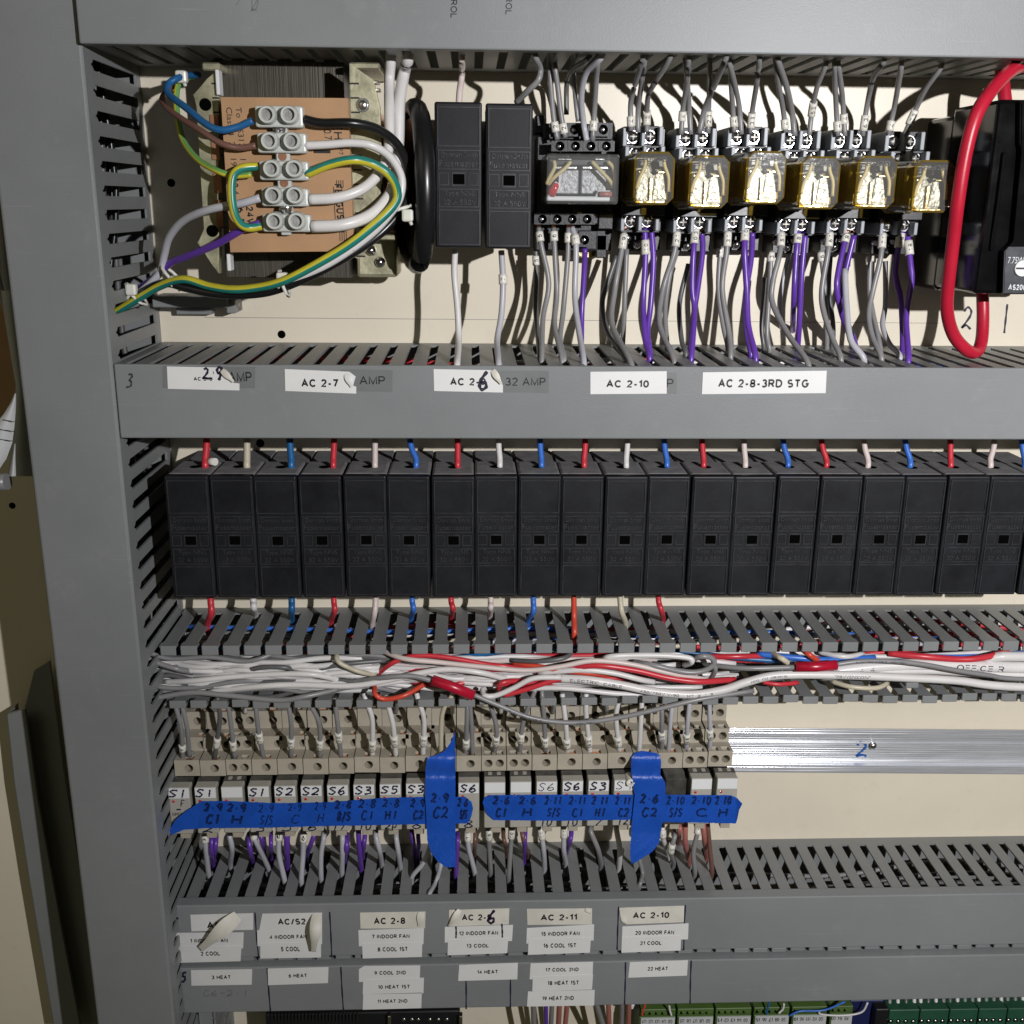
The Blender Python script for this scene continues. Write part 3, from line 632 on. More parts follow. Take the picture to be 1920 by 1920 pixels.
def bpx(mb, x0, y0, x1, y1, h0, h1, bev=0, seg=1, mi=0):
    xm, ym = (x0+x1)/2, (y0+y1)/2
    mb.box(at(x0, ym, h1)[0], at(x1, ym, h1)[0], h0, h1, at(xm, y1, h1)[2], at(xm, y0, h1)[2], bev, seg, mi); return mb

# ------------------------------------------------------------------ wires
def path_of(pts, ext=0, exs=0):
    """pts: (px, py, h) or (px, py, 'Z', z); ext / exs: mm carried on past the end / start into the duct"""
    P = []
    for p in pts:
        P.append(Vector(atZ(p[0], p[1], p[3])) if len(p) == 4 else Vector(at(*p)))
    if ext: P.append(P[-1]+Vector((0, -6, -abs(ext) if ext > 0 else abs(ext))))
    if exs: P.insert(0, P[0]+Vector((0, -6, exs)))
    return spline(P, 6)
def along(path, s):
    acc = 0
    for a, b in zip(path, path[1:]):
        L = (b-a).length
        if acc+L >= s: return a+(b-a)*((s-acc)/L), (b-a).normalized()
        acc += L
    return path[-1], (path[-1]-path[-2]).normalized()
def plen(path): return sum((b-a).length for a, b in zip(path, path[1:]))
def s_at_py(path, py):
    """arc length where the wire crosses photo row py (first crossing)"""
    def row(p):
        v = Vector((p[0], -p[1], p[2]))-Vector((0, -DIST, 0)); return CEN-FPX*v.dot(CU)/v.dot(CF)
    acc = 0
    for a, b in zip(path, path[1:]):
        L = (b-a).length; ra, rb = row(a), row(b)
        if (ra-py)*(rb-py) <= 0 and abs(ra-rb) > 1e-9: return acc+L*(py-ra)/(rb-ra)
        acc += L
    return acc*0.3
def wrap_text(mb, path, s0, txt, height, r, rev=False, bold=0.02, aspect=1.0):
    v, f, asp = textgeo(txt, bold); ln = height*asp*aspect
    def fn(u, q):
        s = s0+((1-u) if rev else u)*ln-ln/2
        c, t = along(path, max(0, s))
        if rev: t = -t
        sd = Vector((-t.z, 0, t.x)); sd = sd.normalized() if sd.length > 1e-6 else Vector((1, 0, 0))
        fr = Vector((0, 1, 0)); fr = (fr-t*fr.dot(t)).normalized()
        y = (q-.5)*height
        return tuple(c+sd*(math.sin(y/r)*r)+fr*(math.cos(y/r)*r))
    mb.flat(v, f, fn)
def wire(col, r, pts, label, group=None, ext=0, exs=0, sleeve=None, name='wire', two=None, cat='wire', n=8, print_=None):
    P = path_of(pts, ext, exs)
    mb = MB(); mb.tube(P, r, n, True, two)
    o = obj(name, mb, [G[c] for c in col] if isinstance(col, (list, tuple)) else G[col])
    tag(o, label, cat, group)
    if sleeve:
        for txt, py in ([sleeve] if isinstance(sleeve, tuple) else sleeve):
            s = s_at_py(P, py); ln = 5.6 if len(txt) < 2 else 8.6
            q = [along(P, max(0, s-ln/2+ln*i/4))[0] for i in range(5)]
            mb = MB(); mb.tube(q, r+.75, 12); so = obj('marker_sleeve', mb, G['sleeve'], o)
            mb = MB(); wrap_text(mb, P, s, ' '.join(txt) if len(txt) == 2 else txt, 2.5, r+.83, True, .01)
            obj('numeral', mb, G['ink'], so)
    if print_:
        for s0, txt, ht, m in print_:
            mb = MB(); wrap_text(mb, P, s0, txt, ht, r+.06, False, 0, 1.25); obj('printed_text', mb, G['pen'], o)
    return o

# ------------------------------------------------------------------ fuse holders
FW, FH = 26.0, 85.0
ft = at(1000, 893, FH)[2]; fb = at(1000, 1119, FH)[2]
fx0 = at(305.4, 893, FH)[0]; FP = (at(1860.2, 893, FH)[0]-fx0)/19
def fuse(x0, zt, zb, label, group):
    H = zt-zb; w = FW
    t = thing('fuse_holder', (x0+w/2, 0, (zt+zb)/2), label, 'fuse holder', group)
    mb = MB(); mb.box(x0+.3, x0+w-.3, 45, 78.2, zb+.5, zt-.2, 1.6, 2); mb.box(x0+1, x0+w-1, 2, 45, zb+5, zt-3.5)
    b = obj('base', mb, G['fusebase'], t)
    mb = MB(); mb.tube([(x0+w/2, 61, zt-.8), (x0+w/2, 61, zt-.05)], 3.4, 14); obj('wire_hole', mb, G['hole'], b)
    mb = MB(); hf = FH
    mb.box(x0+.12, x0+w-.12, 78.6, hf-.5, zb, zt, 1.2, 3)
    fm = MB()
    def fr(u0, u1, v0, v1, wd=.6, d=.65, cut=0):
        a, bb = x0+u0*w, x0+u1*w; c, e = zt-v1*H, zt-v0*H
        fm.box(a, bb, hf-.8, hf-.5+d, e-wd, e); fm.box(a, bb, hf-.8, hf-.5+d, c, c+wd)
        fm.box(a, a+wd, hf-.8, hf-.5+d-.01, c+wd, e-wd); fm.box(bb-wd, bb, hf-.8, hf-.5+d-.01, c+wd, e-wd)
    fr(.06, .95, .033, .30); fr(.07, .95, .322, .457); fr(.08, .94, .587, .717); fr(.08, .95, .732, .982)
    fr(.08, .30, .478, .565, .5, .5); fr(.71, .92, .478, .565, .5, .5)
    mb.box(x0+.10*w, x0+.28*w, hf-.8, hf-.25, zt-.555*H, zt-.488*H); mb.box(x0+.73*w, x0+.90*w, hf-.8, hf-.25, zt-.555*H, zt-.488*H)
    fr(.36, .65, .474, .57, .9, .3)
    c = obj('carrier', mb, G['fuse'], t)
    obj('raised_border', fm, G['rim'], c)
    mb = MB(); mb.box(x0+.385*w, x0+.63*w, hf-.8, hf-.10, zt-.555*H, zt-.487*H); obj('window', mb, G['hole'], c)
    mb = MB()
    for s, u0, u1, v0, v1 in (('Dorman Smith', .14, .90, .335, .372), ('Fusemaster', .10, .92, .392, .436), ('Type NNS', .20, .84, .600, .645), ('32 A 550V', .18, .86, .660, .702)):
        v, f, asp = textgeo(s, .012)
        for dz, hh in ((0, hf-.14),):
            mb.flat(v, f, lambda u, q: (x0+(u0+(u1-u0)*u)*w, hh, zt-v1*H+(v1-v0)*H*q))
    obj('lettering', mb, G['emboss'], c)
    return t
G['emboss'] = mat('lit tone raised letters', (0.038, 0.039, 0.044), 0.34, var=0.35, vscale=200, bump=0.4)  # letters share the body black; the lighter tone paints the light they catch
G['rim'] = mat('worn rim', (0.027, 0.028, 0.033), 0.36, var=0.4, vscale=150)
FG = 'black fuse holders side by side'
topcol = ['red', 'cream', 'dblue', 'red', 'pink', 'blue', 'red', 'white', 'blue', 'red', 'white', 'blue', 'red', 'pink', 'blue', 'red', 'pink', 'blue', 'red', 'pink', 'blue']
CN = dict(red='red', cream='cream', dblue='deep blue', pink='pinkish white', blue='blue', white='white', orange='orange red', grey='grey', dgrey='dark grey', lgrey='pale grey', purple='purple', brown='brown', rosy='dusty red')
f0 = fuse(fx0+.05, ft, fb, 'black fuse holder at the left end of the lower row, beside the grey upright', FG)
for i in range(1, 21):
    lb = 'black fuse holder, %s from the grey upright, fed by a %s wire' % (ORD[i], CN[topcol[i]])
    fd = dup(f0, (FP*i+random.uniform(-.12, .12), random.uniform(-.5, .3), random.uniform(-.25, .25)), lb); fd.rotation_euler = (0, math.radians(random.uniform(-.18, .18)), math.radians(random.uniform(-.35, .35)))
ra = at(813, 190, FH); rb = at(908, 193, FH)
dup(f0, (ra[0]+.2-(fx0+.05), 0, ra[2]-ft), 'free standing black fuse holder beside the black cable loop in the upper row', 'pair of black fuse holders in the upper row')
dup(f0, (rb[0]+.6-(fx0+.05), 0, rb[2]-ft), 'free standing black fuse holder touching the clear relay socket in the upper row', 'pair of black fuse holders in the upper row')

# wires above and below the long fuse row
tops = [385, 463, 546, 625, 703, 780, 858, 937, 1015, 1095, 1174, 1250, 1319, 1397, 1477, 1549, 1627, 1706, 1782, 1857, 1921]
bend = [2, 0, -2, 1, 0, -9, 0, -2, -2, 2, 2, -4, -2, -2, -7, -7, -6, -7, 0, 6, -4]
for i, (x, c) in enumerate(zip(tops, topcol)):
    r = 2.15 if i in (0, 1, 2) else 1.85
    hh = atZ(x, 874, ft)[1]
    wire(c, r, [(x+bend[i]*1.6, 800, hh-8), (x+bend[i], 838, hh-3), (x, 860, hh), (x, 876, 'Z', ft-.2)], '%s wire dropping into the %s fuse holder of the long row' % (CN[c], ORD[i]), 'wires into the tops of the long fuse row', ext=6)
p = at(396, 866, 62); mb = MB(); mb.tube([(p[0]-2.2, 60, p[2]), (p[0]+3.0, 64, p[2]+.5)], 2.3, 12)
tag(obj('marker_sleeve', mb, G['sleeve']), 'loose white marker sleeve on the first red wire above the fuse row', 'marker sleeve')
bots = [(395, 'red', 389), (475, 'white', 479), (547, 'dblue', 547), (626, 'red', 621), (704, 'pink', 698), (773, 'blue', 771), (846, 'red', 847), (920, 'pink', 919), (1000, 'blue', 990), (1076, 'orange', 1077), (1163, 'cream', 1173), (1235, 'red', 1243)]
endy = [1172, 1152, 1160, 1164, 1172, 1158, 1155, 1153, 1166, 1188, 1170, 1163]
for i, ((x, c, x2), ye) in enumerate(zip(bots, endy)):
    r = 2.2 if i < 3 else 1.9
    P = [(x-1, 1098, 38), (x, 1128, 40), ((x*.7+x2*.3) + (3 if c in ('red', 'blue') else 0), (1128+ye)/2, 42), (x2, ye, 'Z', T3T)]
    wire(c, r, P, '%s wire leaving the bottom of the %s fuse holder' % (CN[c], ORD[i]), 'wires out of the bottoms of the long fuse row', ext=14)

# wires running inside the ducts, seen in pieces through the slots
def inside(n, zlo, zhi, hlo, hhi, cols, where, x0=-190, x1=660):
    for i in range(n):
        c = cols[i % len(cols)]; z = random.uniform(zlo, zhi); h = random.uniform(hlo, hhi); P = []
        for k in range(12):
            P.append((x0+(x1-x0)*k/11, h+random.uniform(-7, 7), z+random.uniform(-7, 7)))
        mb = MB(); mb.tube(spline(P, 4), 1.75, 6)
        tag(obj('wire', mb, G[c]), '%s wire lying along the inside of %s, glimpsed through the slots' % (CN[c], where), 'wire', '%s wires inside %s' % (CN[c], where))
inside(9, T2B+9, T2T-10, 25, 75, ['white', 'red', 'blue', 'grey', 'red', 'white', 'purple', 'lgrey', 'grey'], 'the middle duct')
inside(10, T3T-15, T3T-8, 18, 54, ['red', 'white', 'blue', 'red', 'dblue', 'white', 'cream', 'blue', 'red', 'lgrey'], 'the open duct')
inside(9, T4B+9, T4T-12, 20, 56, ['lgrey', 'dgrey', 'white', 'grey', 'dgrey', 'lgrey', 'dgrey', 'grey', 'dgrey'], 'the lower duct')
for i in range(16):
    c = ['dgrey', 'rubber', 'dgrey', 'grey', 'rubber', 'dgrey', 'white', 'dgrey'][i % 8]; h = 12+72*((i*7) % 16)/16
    mb = MB(); P = [(-214-8*(i % 4)+random.uniform(-7, 7), h+random.uniform(-8, 8), 190-90*k+random.uniform(-10, 10)) for k in range(11)]
    mb.tube(spline(P, 4), 1.9, 6)
    n_ = CN.get(c, 'black')
    tag(obj('wire', mb, G[c]), '%s wire running down inside the grey upright, glimpsed through the slots' % n_, 'wire', '%s wires inside the upright duct' % n_)

# ------------------------------------------------------------------ transformer
tr = thing('transformer', (at(530, 320, 0)[0], 0, at(530, 320, 0)[2]), 'open frame transformer with brown card label and bare lamination stack', 'transformer')
mb = MB(); bpx(mb, 411, 113, 650, 521, 3, 46, .4); core = obj('core', mb, G['lam'], tr)
mb = MB(); bpx(mb, 420, 186, 655, 470, 46.2, 84, 4, 3); coil = obj('coil', mb, G['card'], tr)
HC = 92.0
mb = MB(); P = [at(x, y, HC) for x, y in ((414,182),(652,184),(664,471),(432,473))]
mb.prism([(q[0], q[2]) for q in P], 84.3, HC); lab = obj('card_label', mb, G['card'], tr)
t = MB()
def vtext(mb, s, px, y0, y1, cap, h, bold=.015):
    """text turned a quarter turn clockwise, running down the photo from y0 to y1"""
    a = at(px, y0, h); b = at(px+(y1-y0)*.09, y1, h); v, f, asp = textgeo(s, bold)
    mb.flat(v, f, lambda u, q: (a[0]+(b[0]-a[0])*u+(q-.5)*cap, h, a[2]+(b[2]-a[2])*u))
vtext(t, 'To  BS3170  1', 447, 201, 300, 3.1, HC+.1, .02); vtext(t, 'Class 4  20  1969', 429, 201, 330, 3.1, HC+.1, .02)
vtext(t, '69 4', 441, 335, 364, 3.1, HC+.1, .02); vtext(t, '24V', 467, 386, 420, 4.6, HC+.1, .02); vtext(t, '6 5', 450, 388, 420, 3.4, HC+.1, .02)
vtext(t, 'EH', 632, 232, 262, 5.0, HC+.1, .01); vtext(t, 'A0.7', 613, 232, 262, 4.4, HC+.1, .01); vtext(t, '1P7', 638, 274, 290, 2.6, HC+.1); vtext(t, 'FERGUSON', 633, 345, 436, 4.6, HC+.1, .02)
for k in range(4):
    for y0, y1 in ((338, 352), (432, 452)):
        a = at(630+k*4+(y1-338)*.06, y0, HC+.1); b = at(631+k*4+(y1-338)*.06, y1, HC+.1); t.box(a[0]-.15, a[0]+.25, HC+.02, HC+.12, b[2], a[2])
for x in (625, 641): 
    a = at(x, 350, HC+.1); b = at(x+5, 434, HC+.1); t.add([(a[0]-.2, HC+.1, a[2]), (a[0]+.2, HC+.1, a[2]), (b[0]+.2, HC+.1, b[2]), (b[0]-.2, HC+.1, b[2])], [(0,1,2,3)])
a = at(602, 285, HC+.1); t.box(a[0]-4, a[0]+5, HC+.02, HC+.13, a[2]-.6, a[2]+1.0)
obj('lettering', t, G['ink'], lab)
def endframe(poly, holes, h0, h1, nm='end_frame'):
    mb = MB(); P = [at(x, y, h1) for x, y in poly]; mb.prism([(q[0], q[2]) for q in P], h0, h1, bev=.4)
    o = obj(nm, mb, G['zinc'], tr)
    mb = MB()
    for x, y, r in holes:
        q = at(x, y, h1); mb.cyl(q[0], q[2], h1-.2, h1+.12, r, n=16)
    if holes: obj('bolt_hole', mb, G['hole'], o)
    return o
endframe([(410,128),(410,513),(398,497),(370,455),(384,430),(370,200),(362,178),(388,148)], [(385,196,3.3),(398,433,3.3)], 72, 80)
endframe([(655,118),(700,150),(712,200),(716,300),(712,420),(700,455),(672,486),(660,480)], [], 74, 80)
q = at(681, 197, 80); mb = MB(); mb.cyl(q[0], q[2], 79, 80.6, 3.7, n=16); mb.dome(q[0], q[2], 80.6, 2.6, 1.4); obj('rivet', mb, G['steel'], tr)
for x0, y0, x1, y1 in ((393,215,410,242),(396,262,412,300),(400,325,416,362),(404,375,418,425)):
    mb = MB(); bpx(mb, x0, y0, x1, y1, 80.1, 81.0, .3); obj('frame_slot', mb, G['coilbrown'], tr)
for k in range(13):
    y = 155+k*27; mb = MB(); bpx(mb, 397+k*1.6, y, 409+k*1.6, y+3, 80.1, 80.5)
    bpx(mb, 657+k*1.0, y, 673+k*1.0, y+3, 80.1, 80.5); obj('frame_notch', mb, G['ink'], tr)
for q4 in ((404, 130, 411, 178), (425, 475, 432, 508)):
    mb = MB(); bpx(mb, *q4, 74, 83, .4); obj('bright_clip', mb, G['frost'], tr)
mb = MB(); bpx(mb, 692, 205, 716, 430, 8, 66, 3, 2); obj('copper_band', mb, G['copper'], tr)
mb = MB(); bpx(mb, 668, 430, 745, 520, 2, 40, 2, 2); bpx(mb, 694, 440, 742, 450, 40, 60, .6); obj('foot', mb, G['zinc'], tr)
mb = MB()
for x, y in ((695,470),(712,492),(700,445)): q = at(x, y, 44); mb.dome(q[0], q[2], 40, 3.4, 4)
obj('foot_nut', mb, G['chrome'], tr)
for q4 in ((378, 117, 412, 132), (655, 117, 712, 130)):
    mb = MB(); bpx(mb, *q4, 4, 66, .8); obj('top_flange', mb, G['zinc'], tr)
for x, y in ((704, 154), (706, 168)):
    mb = MB(); bpx(mb, x-7, y-3, x+7, y+3, 66, 74, .4); obj('bright_lug', mb, G['steel'], tr)
# steel bracket under the transformer
mb = MB(); bpx(mb, 285, 556, 426, 577, 0, 26, .6); bpx(mb, 424, 562, 441, 588, 0, 22, .6); bpx(mb, 330, 577, 396, 590, 0, 10, .5)
tag(obj('steel_bracket', mb, G['duct']), 'low grey bracket on the panel under the transformer', 'bracket')

# white terminal strip on the card label
ts = thing('terminal_strip', at(535, 320, HC), 'white five way screw terminal strip across the card label', 'terminal strip')
rows = [(478,198,568,239),(482,249,574,287),(486,302,578,338),(490,353,578,387),(492,402,582,435)]
hs = HC+15
for k, (x0, y0, x1, y1) in enumerate(rows):
    mb = MB(); bpx(mb, x0, y0, x1, y1, HC+.3, hs-6, 1.2, 2)
    for px in ((x0*.76+x1*.24), (x0*.30+x1*.70)):
        q = at(px, (y0+y1)/2-4, hs); mb.lathe(q[0], q[2], [(hs-6.5, 5.0), (hs-.5, 4.4), (hs, 4.1), (hs-.1, 3.1), (hs-3.4, 2.7)])
    b = obj('terminal_body', mb, G['nylon'], ts)
    for px in ((x0*.76+x1*.24), (x0*.30+x1*.70)):
        q = at(px, (y0+y1)/2-4, hs); mb = MB(); mb.cyl(q[0], q[2], hs-6, hs-2.9, 2.75, n=14); mb.box(q[0]-.3, q[0]+.3, hs-2.95, hs-2.7, q[2]-2.0, q[2]+2.0)
        obj('terminal_screw', mb, G['matte'], b)
mb = MB()
for k in range(4):
    a, b = rows[k], rows[k+1]; xm = (a[0]+a[2]+b[0]+b[2])/4; bpx(mb, xm-13, a[3]-1, xm+13, b[1]+1, HC+.3, hs-9, .6)
bpx(mb, 527, 434, 545, 441, HC+.3, hs-9, .4); obj('web', mb, G['nylon'], ts)
for x, y, ok in ((523,240,1),(529,293,0),(532,343,0),(535,391,1)):
    q = at(x, y, hs-8); mb = MB()
    if ok: mb.dome(q[0], q[2], hs-9, 3.6, 2.6); mb.box(q[0]-2.6, q[0]+2.6, hs-6.6, hs-6.2, q[2]-.4, q[2]+.4)
    else: mb.cyl(q[0], q[2], hs-9.2, hs-8.8, 2.3)
    obj('mounting_screw' if ok else 'mounting_hole', mb, G['chrome' if ok else 'coilbrown'], ts)

TG = 'wires of the white terminal strip'
h1 = HC+7
gy = ['green', 'yellow']
wire('dblue', 1.9, [(372,140,40),(352,142,55),(334,146,66),(316,158,70),(316,176,76),(350,203,88),(387,233,97),(415,244,100),(449,237,h1),(474,226,h1)], 'blue wire curving from the top left tie to the first strip terminal', TG)
G['dblue'] = G['dblue']
wire('brown', 1.7, [(340,150,40),(318,166,58),(304,188,66),(322,210,78),(373,243,94),(415,269,100),(449,277,h1),(480,273,h1)], 'brown wire curving to the second terminal of the strip', TG)
wire(['lgreen', 'yellow'], 1.7, [(372,140,40),(352,146,52),(334,160,60),(331,202,64),(342,259,74),(370,298,88),(407,320,98),(437,329,h1),(472,327,h1)], 'pale green and yellow wire from the top left tie to the third terminal', TG, two=(0, 0, 1))
wire(['green', 'yellow'], 2.3, [(482,312,h1),(455,315,h1+3),(438,328,h1+6),(434,357,h1+7),(438,394,h1+7),(449,418,h1+5),(466,427,h1+2),(490,424,h1)], 'short green and yellow link looping between the third and fifth terminals', TG, two=(0, 0, 1))
wire('lgrey', 2.2, [(488,371,h1),(449,382,h1),(392,393,95),(345,413,84),(318,444,74),(308,478,66),(300,510,62),(270,542,60),(235,566,56),(206,586,50)], 'pale wire arching down from the fourth terminal to the left slots', TG)
wire('purple', 2.1, [(488,419,h1),(455,430,h1-2),(407,457,88),(350,481,74),(318,494,64),(290,520,58),(250,550,52),(206,580,46)], 'purple wire sloping down from the fifth terminal to the left slots', TG)
wire('rubber', 2.5, [(570,224,h1),(603,231,h1),(660,231,h1),(707,242,92),(744,270,84),(762,309,78),(763,357,76),(752,394,80),(702,447,86),(617,500,88),(533,538,86),(477,551,84),(407,551,80),(350,540,74),(308,531,68),(262,552,62),(206,590,54)], 'long black wire looping from the first terminal round to the left slots', TG)
wire('white', 2.2, [(572,273,h1),(615,271,h1),(660,268,h1),(700,274,98),(733,296,92),(752,330,88),(752,362,88),(738,392,90),(695,440,90),(617,494,90),(533,533,86)], 'white wire looping from the second terminal into the tied bundle', TG)
wire(['green', 'yellow'], 2.4, [(574,327,h1),(617,309,h1+3),(660,300,h1+4),(696,306,h1),(728,326,97),(744,355,93),(740,382,93),(702,421,96),(645,465,98),(561,513,98),(519,531,96),(477,540,92),(435,543,88),(392,537,82),(345,524,76),(300,536,68),(255,562,62),(206,592,56)], 'long green and yellow wire looping from the third terminal to the left slots', TG, two=(0, 0, 1))
wire('white', 2.9, [(733,108,'Z',T1Z),(730,150,62),(730,205,74),(730,262,80),(722,305,84),(703,334,90),(674,357,96),(631,371,h1),(580,374,h1)], 'thick white cable falling from the top duct to the fourth terminal', TG, exs=14)
wire('white', 3.3, [(765,106,'Z',T1Z),(758,135,62),(749,190,70),(747,262,74),(741,329,78),(730,366,84),(696,402,92),(645,421,99),(584,425,h1)], 'thick white cable falling from the top duct to the fifth terminal', TG, exs=14)
def cable_tie(px, py, h, r, ang, label, knob=(0, 0)):
    t = thing('cable_tie', at(px, py, h), label, 'cable tie', 'white cable ties')
    q = at(px, py, h); mb = MB(); ca, sa = math.cos(ang), math.sin(ang)
    pts = []
    for k in range(17):
        a = 2*PI*k/16; pts.append((q[0]+ca*r*math.cos(a), h-3+r*math.sin(a)*.9, q[2]+sa*r*math.cos(a)))
    mb.tube(pts, 1.0, 6); obj('strap', mb, G['tie'], t)
    q2 = at(px+knob[0], py+knob[1], h+5); mb = MB(); mb.box(q2[0]-3.1, q2[0]+3.1, h+1.5, h+7, q2[2]-3.3, q2[2]+3.3, 1.2, 2)
    obj('head', mb, G['tie'], t)
    mb = MB(); e = at(px+knob[0]+(8 if knob[0] >= 0 else -8), py+knob[1]+18, h+4); mb.tube([(q2[0], h+4, q2[2]), e], [1.3, 1.0], 6); obj('tail', mb, G['tie'], t)
    return t
cable_tie(531, 532, 88, 7.5, 1.9, 'white cable tie low on the looped bundle below the card label', (-2, -10))
cable_tie(750, 392, 86, 6.5, .3, 'white cable tie at the right of the looped bundle by the black cable', (14, 12))
cable_tie(322, 520, 66, 8.5, 2.3, 'white cable tie with a chunky head left of the transformer', (8, 8))
cable_tie(252, 553, 60, 8.0, 2.3, 'open white cable tie round the bundle beside the left slots', (-6, -10))
cable_tie(338, 150, 58, 4.5, .5, 'small white cable tie at the top left of the transformer', (2, -6))

# thick black ring standing on edge beside the fuse pair
mb = MB(); cx, cz = at(772, 352, 60)[0], at(772, 352, 60)[2]
pts = []
for k in range(29):
    a = PI-2*PI*k/24; pts.append((cx+9.0*math.cos(a)+2.0*math.sin(a)**2, 56-34*math.cos(a)*-1, cz+43.0*math.sin(a)))
mb.tube(pts, 5.6, 14, True)
tl = thing('toroid', (cx, 0, cz), 'thick black rubber ring standing on edge between the white cables and the fuse pair', 'toroid')
obj('ring', mb, G['rubber'], tl)
mb = MB(); cen = (cx, 56, cz); vs = [Vector(p) for p in pts[:24]]
mb.add([tuple(v) for v in vs]+[(v.x-2.5, v.y, v.z) for v in vs], [list(range(24)), list(range(24, 48))]); obj('core', mb, G['black'], tl)

# ------------------------------------------------------------------ upper row wires of the fuse pair
wire('pink', 1.8, [(866,107,'Z',T1Z),(866,140,58),(862,170,62),(860,196,64)], 'pinkish wire from the top duct into the left fuse of the pair', exs=10)
wire('grey', 1.7, [(1003,103,'Z',T1Z),(1013,128,78),(1009,150,78),(992,168,76),(968,192,68)], 'grey wire bending from the top duct down to the right fuse of the pair', exs=10)
wire('white', 1.9, [(853,468,50),(852,515,54),(858,580,58),(860,640,66),(857,684,'Z',T2T)], 'white wire hanging straight below the left fuse of the pair', ext=12)
wire('lgrey', 1.8, [(940,470,50),(943,530,54),(940,590,58),(932,640,68),(935,682,'Z',T2T)], 'pale wire with sleeve 7 below the right fuse of the pair', ext=12, sleeve=('7', 524))

# ------------------------------------------------------------------ clear relay on its black socket
sk = thing('relay_socket', at(1085, 350, 0), 'wide black relay socket with round screw holes under the clear relay', 'relay socket', 'relay sockets')
mb = MB(); bpx(mb, 1003, 216, 1022, 250, 0, 22, .5); bpx(mb, 1020, 232, 1150, 262, 0, 34, .6); bpx(mb, 1006, 256, 1150, 470, 0, 30, .6)
bpx(mb, 1002, 400, 1122, 420, 0, 39, .6); bpx(mb, 1122, 398, 1150, 430, 0, 40, .6); bpx(mb, 1084, 432, 1120, 468, 0, 31, .6); bpx(mb, 1118, 440, 1138, 484, 0, 30, .6); bpx(mb, 1012, 420, 1084, 460, 0, 26, .6)
obj('socket_body', mb, G['socket'], sk)
mb = MB(); hx = [1050, 1079, 1108, 1137]; x0s = [1034, 1064, 1093, 1122, 1152]
for k in range(4):
    a, b = at(x0s[k], 264, 46), at(x0s[k+1], 284, 46); q = at(hx[k], 274, 46); mb.holed(a[0], b[0], b[2], a[2], 46, q[0], q[2], 2.7, 7)
obj('terminal_row', mb, G['socket'], sk); mb = MB()
hb2 = [1017, 1045, 1073, 1101]; xb = [1002, 1031, 1059, 1087, 1116]
for k in range(4):
    a, b = at(xb[k], 401, 48), at(xb[k+1], 421, 48); q = at(hb2[k], 411, 48); mb.holed(a[0], b[0], b[2], a[2], 48, q[0], q[2], 2.7, 7)
obj('terminal_row', mb, G['socket'], sk)
for x, y in ((1077, 243), (1131, 243), (1096, 450)):
    mb = MB(); a, b = at(x-17, y-13, 40), at(x+17, y+13, 40); q = at(x, y, 40); mb.holed(a[0], b[0], b[2], a[2], 40, q[0], q[2], 2.9, 7); obj('terminal', mb, G['socket'], sk)
mb = MB()
for x, y, h in [(x, 274, 41) for x in hx]+[(x, 411, 43) for x in hb2]+[(1077, 243, 36), (1131, 243, 36), (1096, 450, 35)]:
    q = at(x, y, h); mb.dome(q[0], q[2], h-1.6, 2.4, 1.6)
obj('terminal_screw', mb, G['chrome'], sk)
mb = MB(); bpx(mb, 1080, 466, 1112, 484, 0, 20, .5); obj('amber_clip', mb, G['brass'], sk)
rl = thing('relay', at(1092, 335, 50), 'clear covered relay with silver plate, red lamp and yellow leads', 'relay', 'plug in relays')
mb = MB(); bpx(mb, 1024, 288, 1161, 383, 52, 96, 1.6, 2); obj('cover', mb, G['clearp'], rl)
mb = MB(); bpx(mb, 1028, 292, 1158, 380, 47, 51.5, .5); obj('base', mb, G['socket'], rl)
mb = MB(); bpx(mb, 1046, 318, 1085, 364, 60, 82, .6); bpx(mb, 1090, 318, 1148, 364, 60, 82, .6); obj('coil_plate', mb, G['speckle'], rl)
mb = MB(); bpx(mb, 1030, 298, 1155, 311, 58, 84, .6); obj('contact_block', mb, G['black'], rl)
mb = MB(); bpx(mb, 1040, 312, 1082, 317, 60, 86, .3); bpx(mb, 1092, 312, 1142, 317, 60, 86, .3); bpx(mb, 1046, 297, 1072, 300, 60, 87, .3); bpx(mb, 1116, 297, 1134, 300, 60, 87, .3); obj('contact_strip', mb, G['steel'], rl)
mb = MB(); bpx(mb, 1026, 368, 1152, 377, 58, 87, .6); bpx(mb, 1120, 357, 1149, 360, 60, 87, .3)
a, b = at(1116, 372, 86), at(1124, 357, 86); mb.tube([a, b], .8, 6); obj('frame', mb, G['frost'], rl)
a, b = at(1033, 366, 86), at(1043, 347, 87); mb = MB(); mb.tube([at(1028, 370, 86), at(1034, 358, 86), at(1043, 342, 87), at(1049, 346, 87), at(1044, 362, 87)], 1.0, 6); obj('lamp_surround', mb, G['frost'], rl)
mb = MB(); mb.tube([a, tuple((Vector(a)+Vector(b))/2), b, tuple(Vector(b)+Vector((.6, 0, 1.2)))], [2.3, 2.3, 2.0, .8], 12); obj('indicator_lamp', mb, G['led'], rl)
a, b = at(1124, 364, 88), at(1147, 364, 88); mb = MB(); mb.tube([a, b], 1.5, 10); obj('resistor', mb, G['rosy'], rl)
for P in ([(1039,302,88),(1040,314,89),(1031,332,88),(1025,345,86)], [(1070,303,88),(1060,315,89),(1040,332,89),(1028,346,86)], [(1110,303,88),(1124,318,89),(1143,338,89),(1150,352,87)], [(1140,303,88),(1150,315,89),(1153,335,89),(1150,350,87)]):
    mb = MB(); mb.tube(spline([at(*p) for p in P], 5), 1.1, 7); obj('yellow_lead', mb, G['lead'], rl)

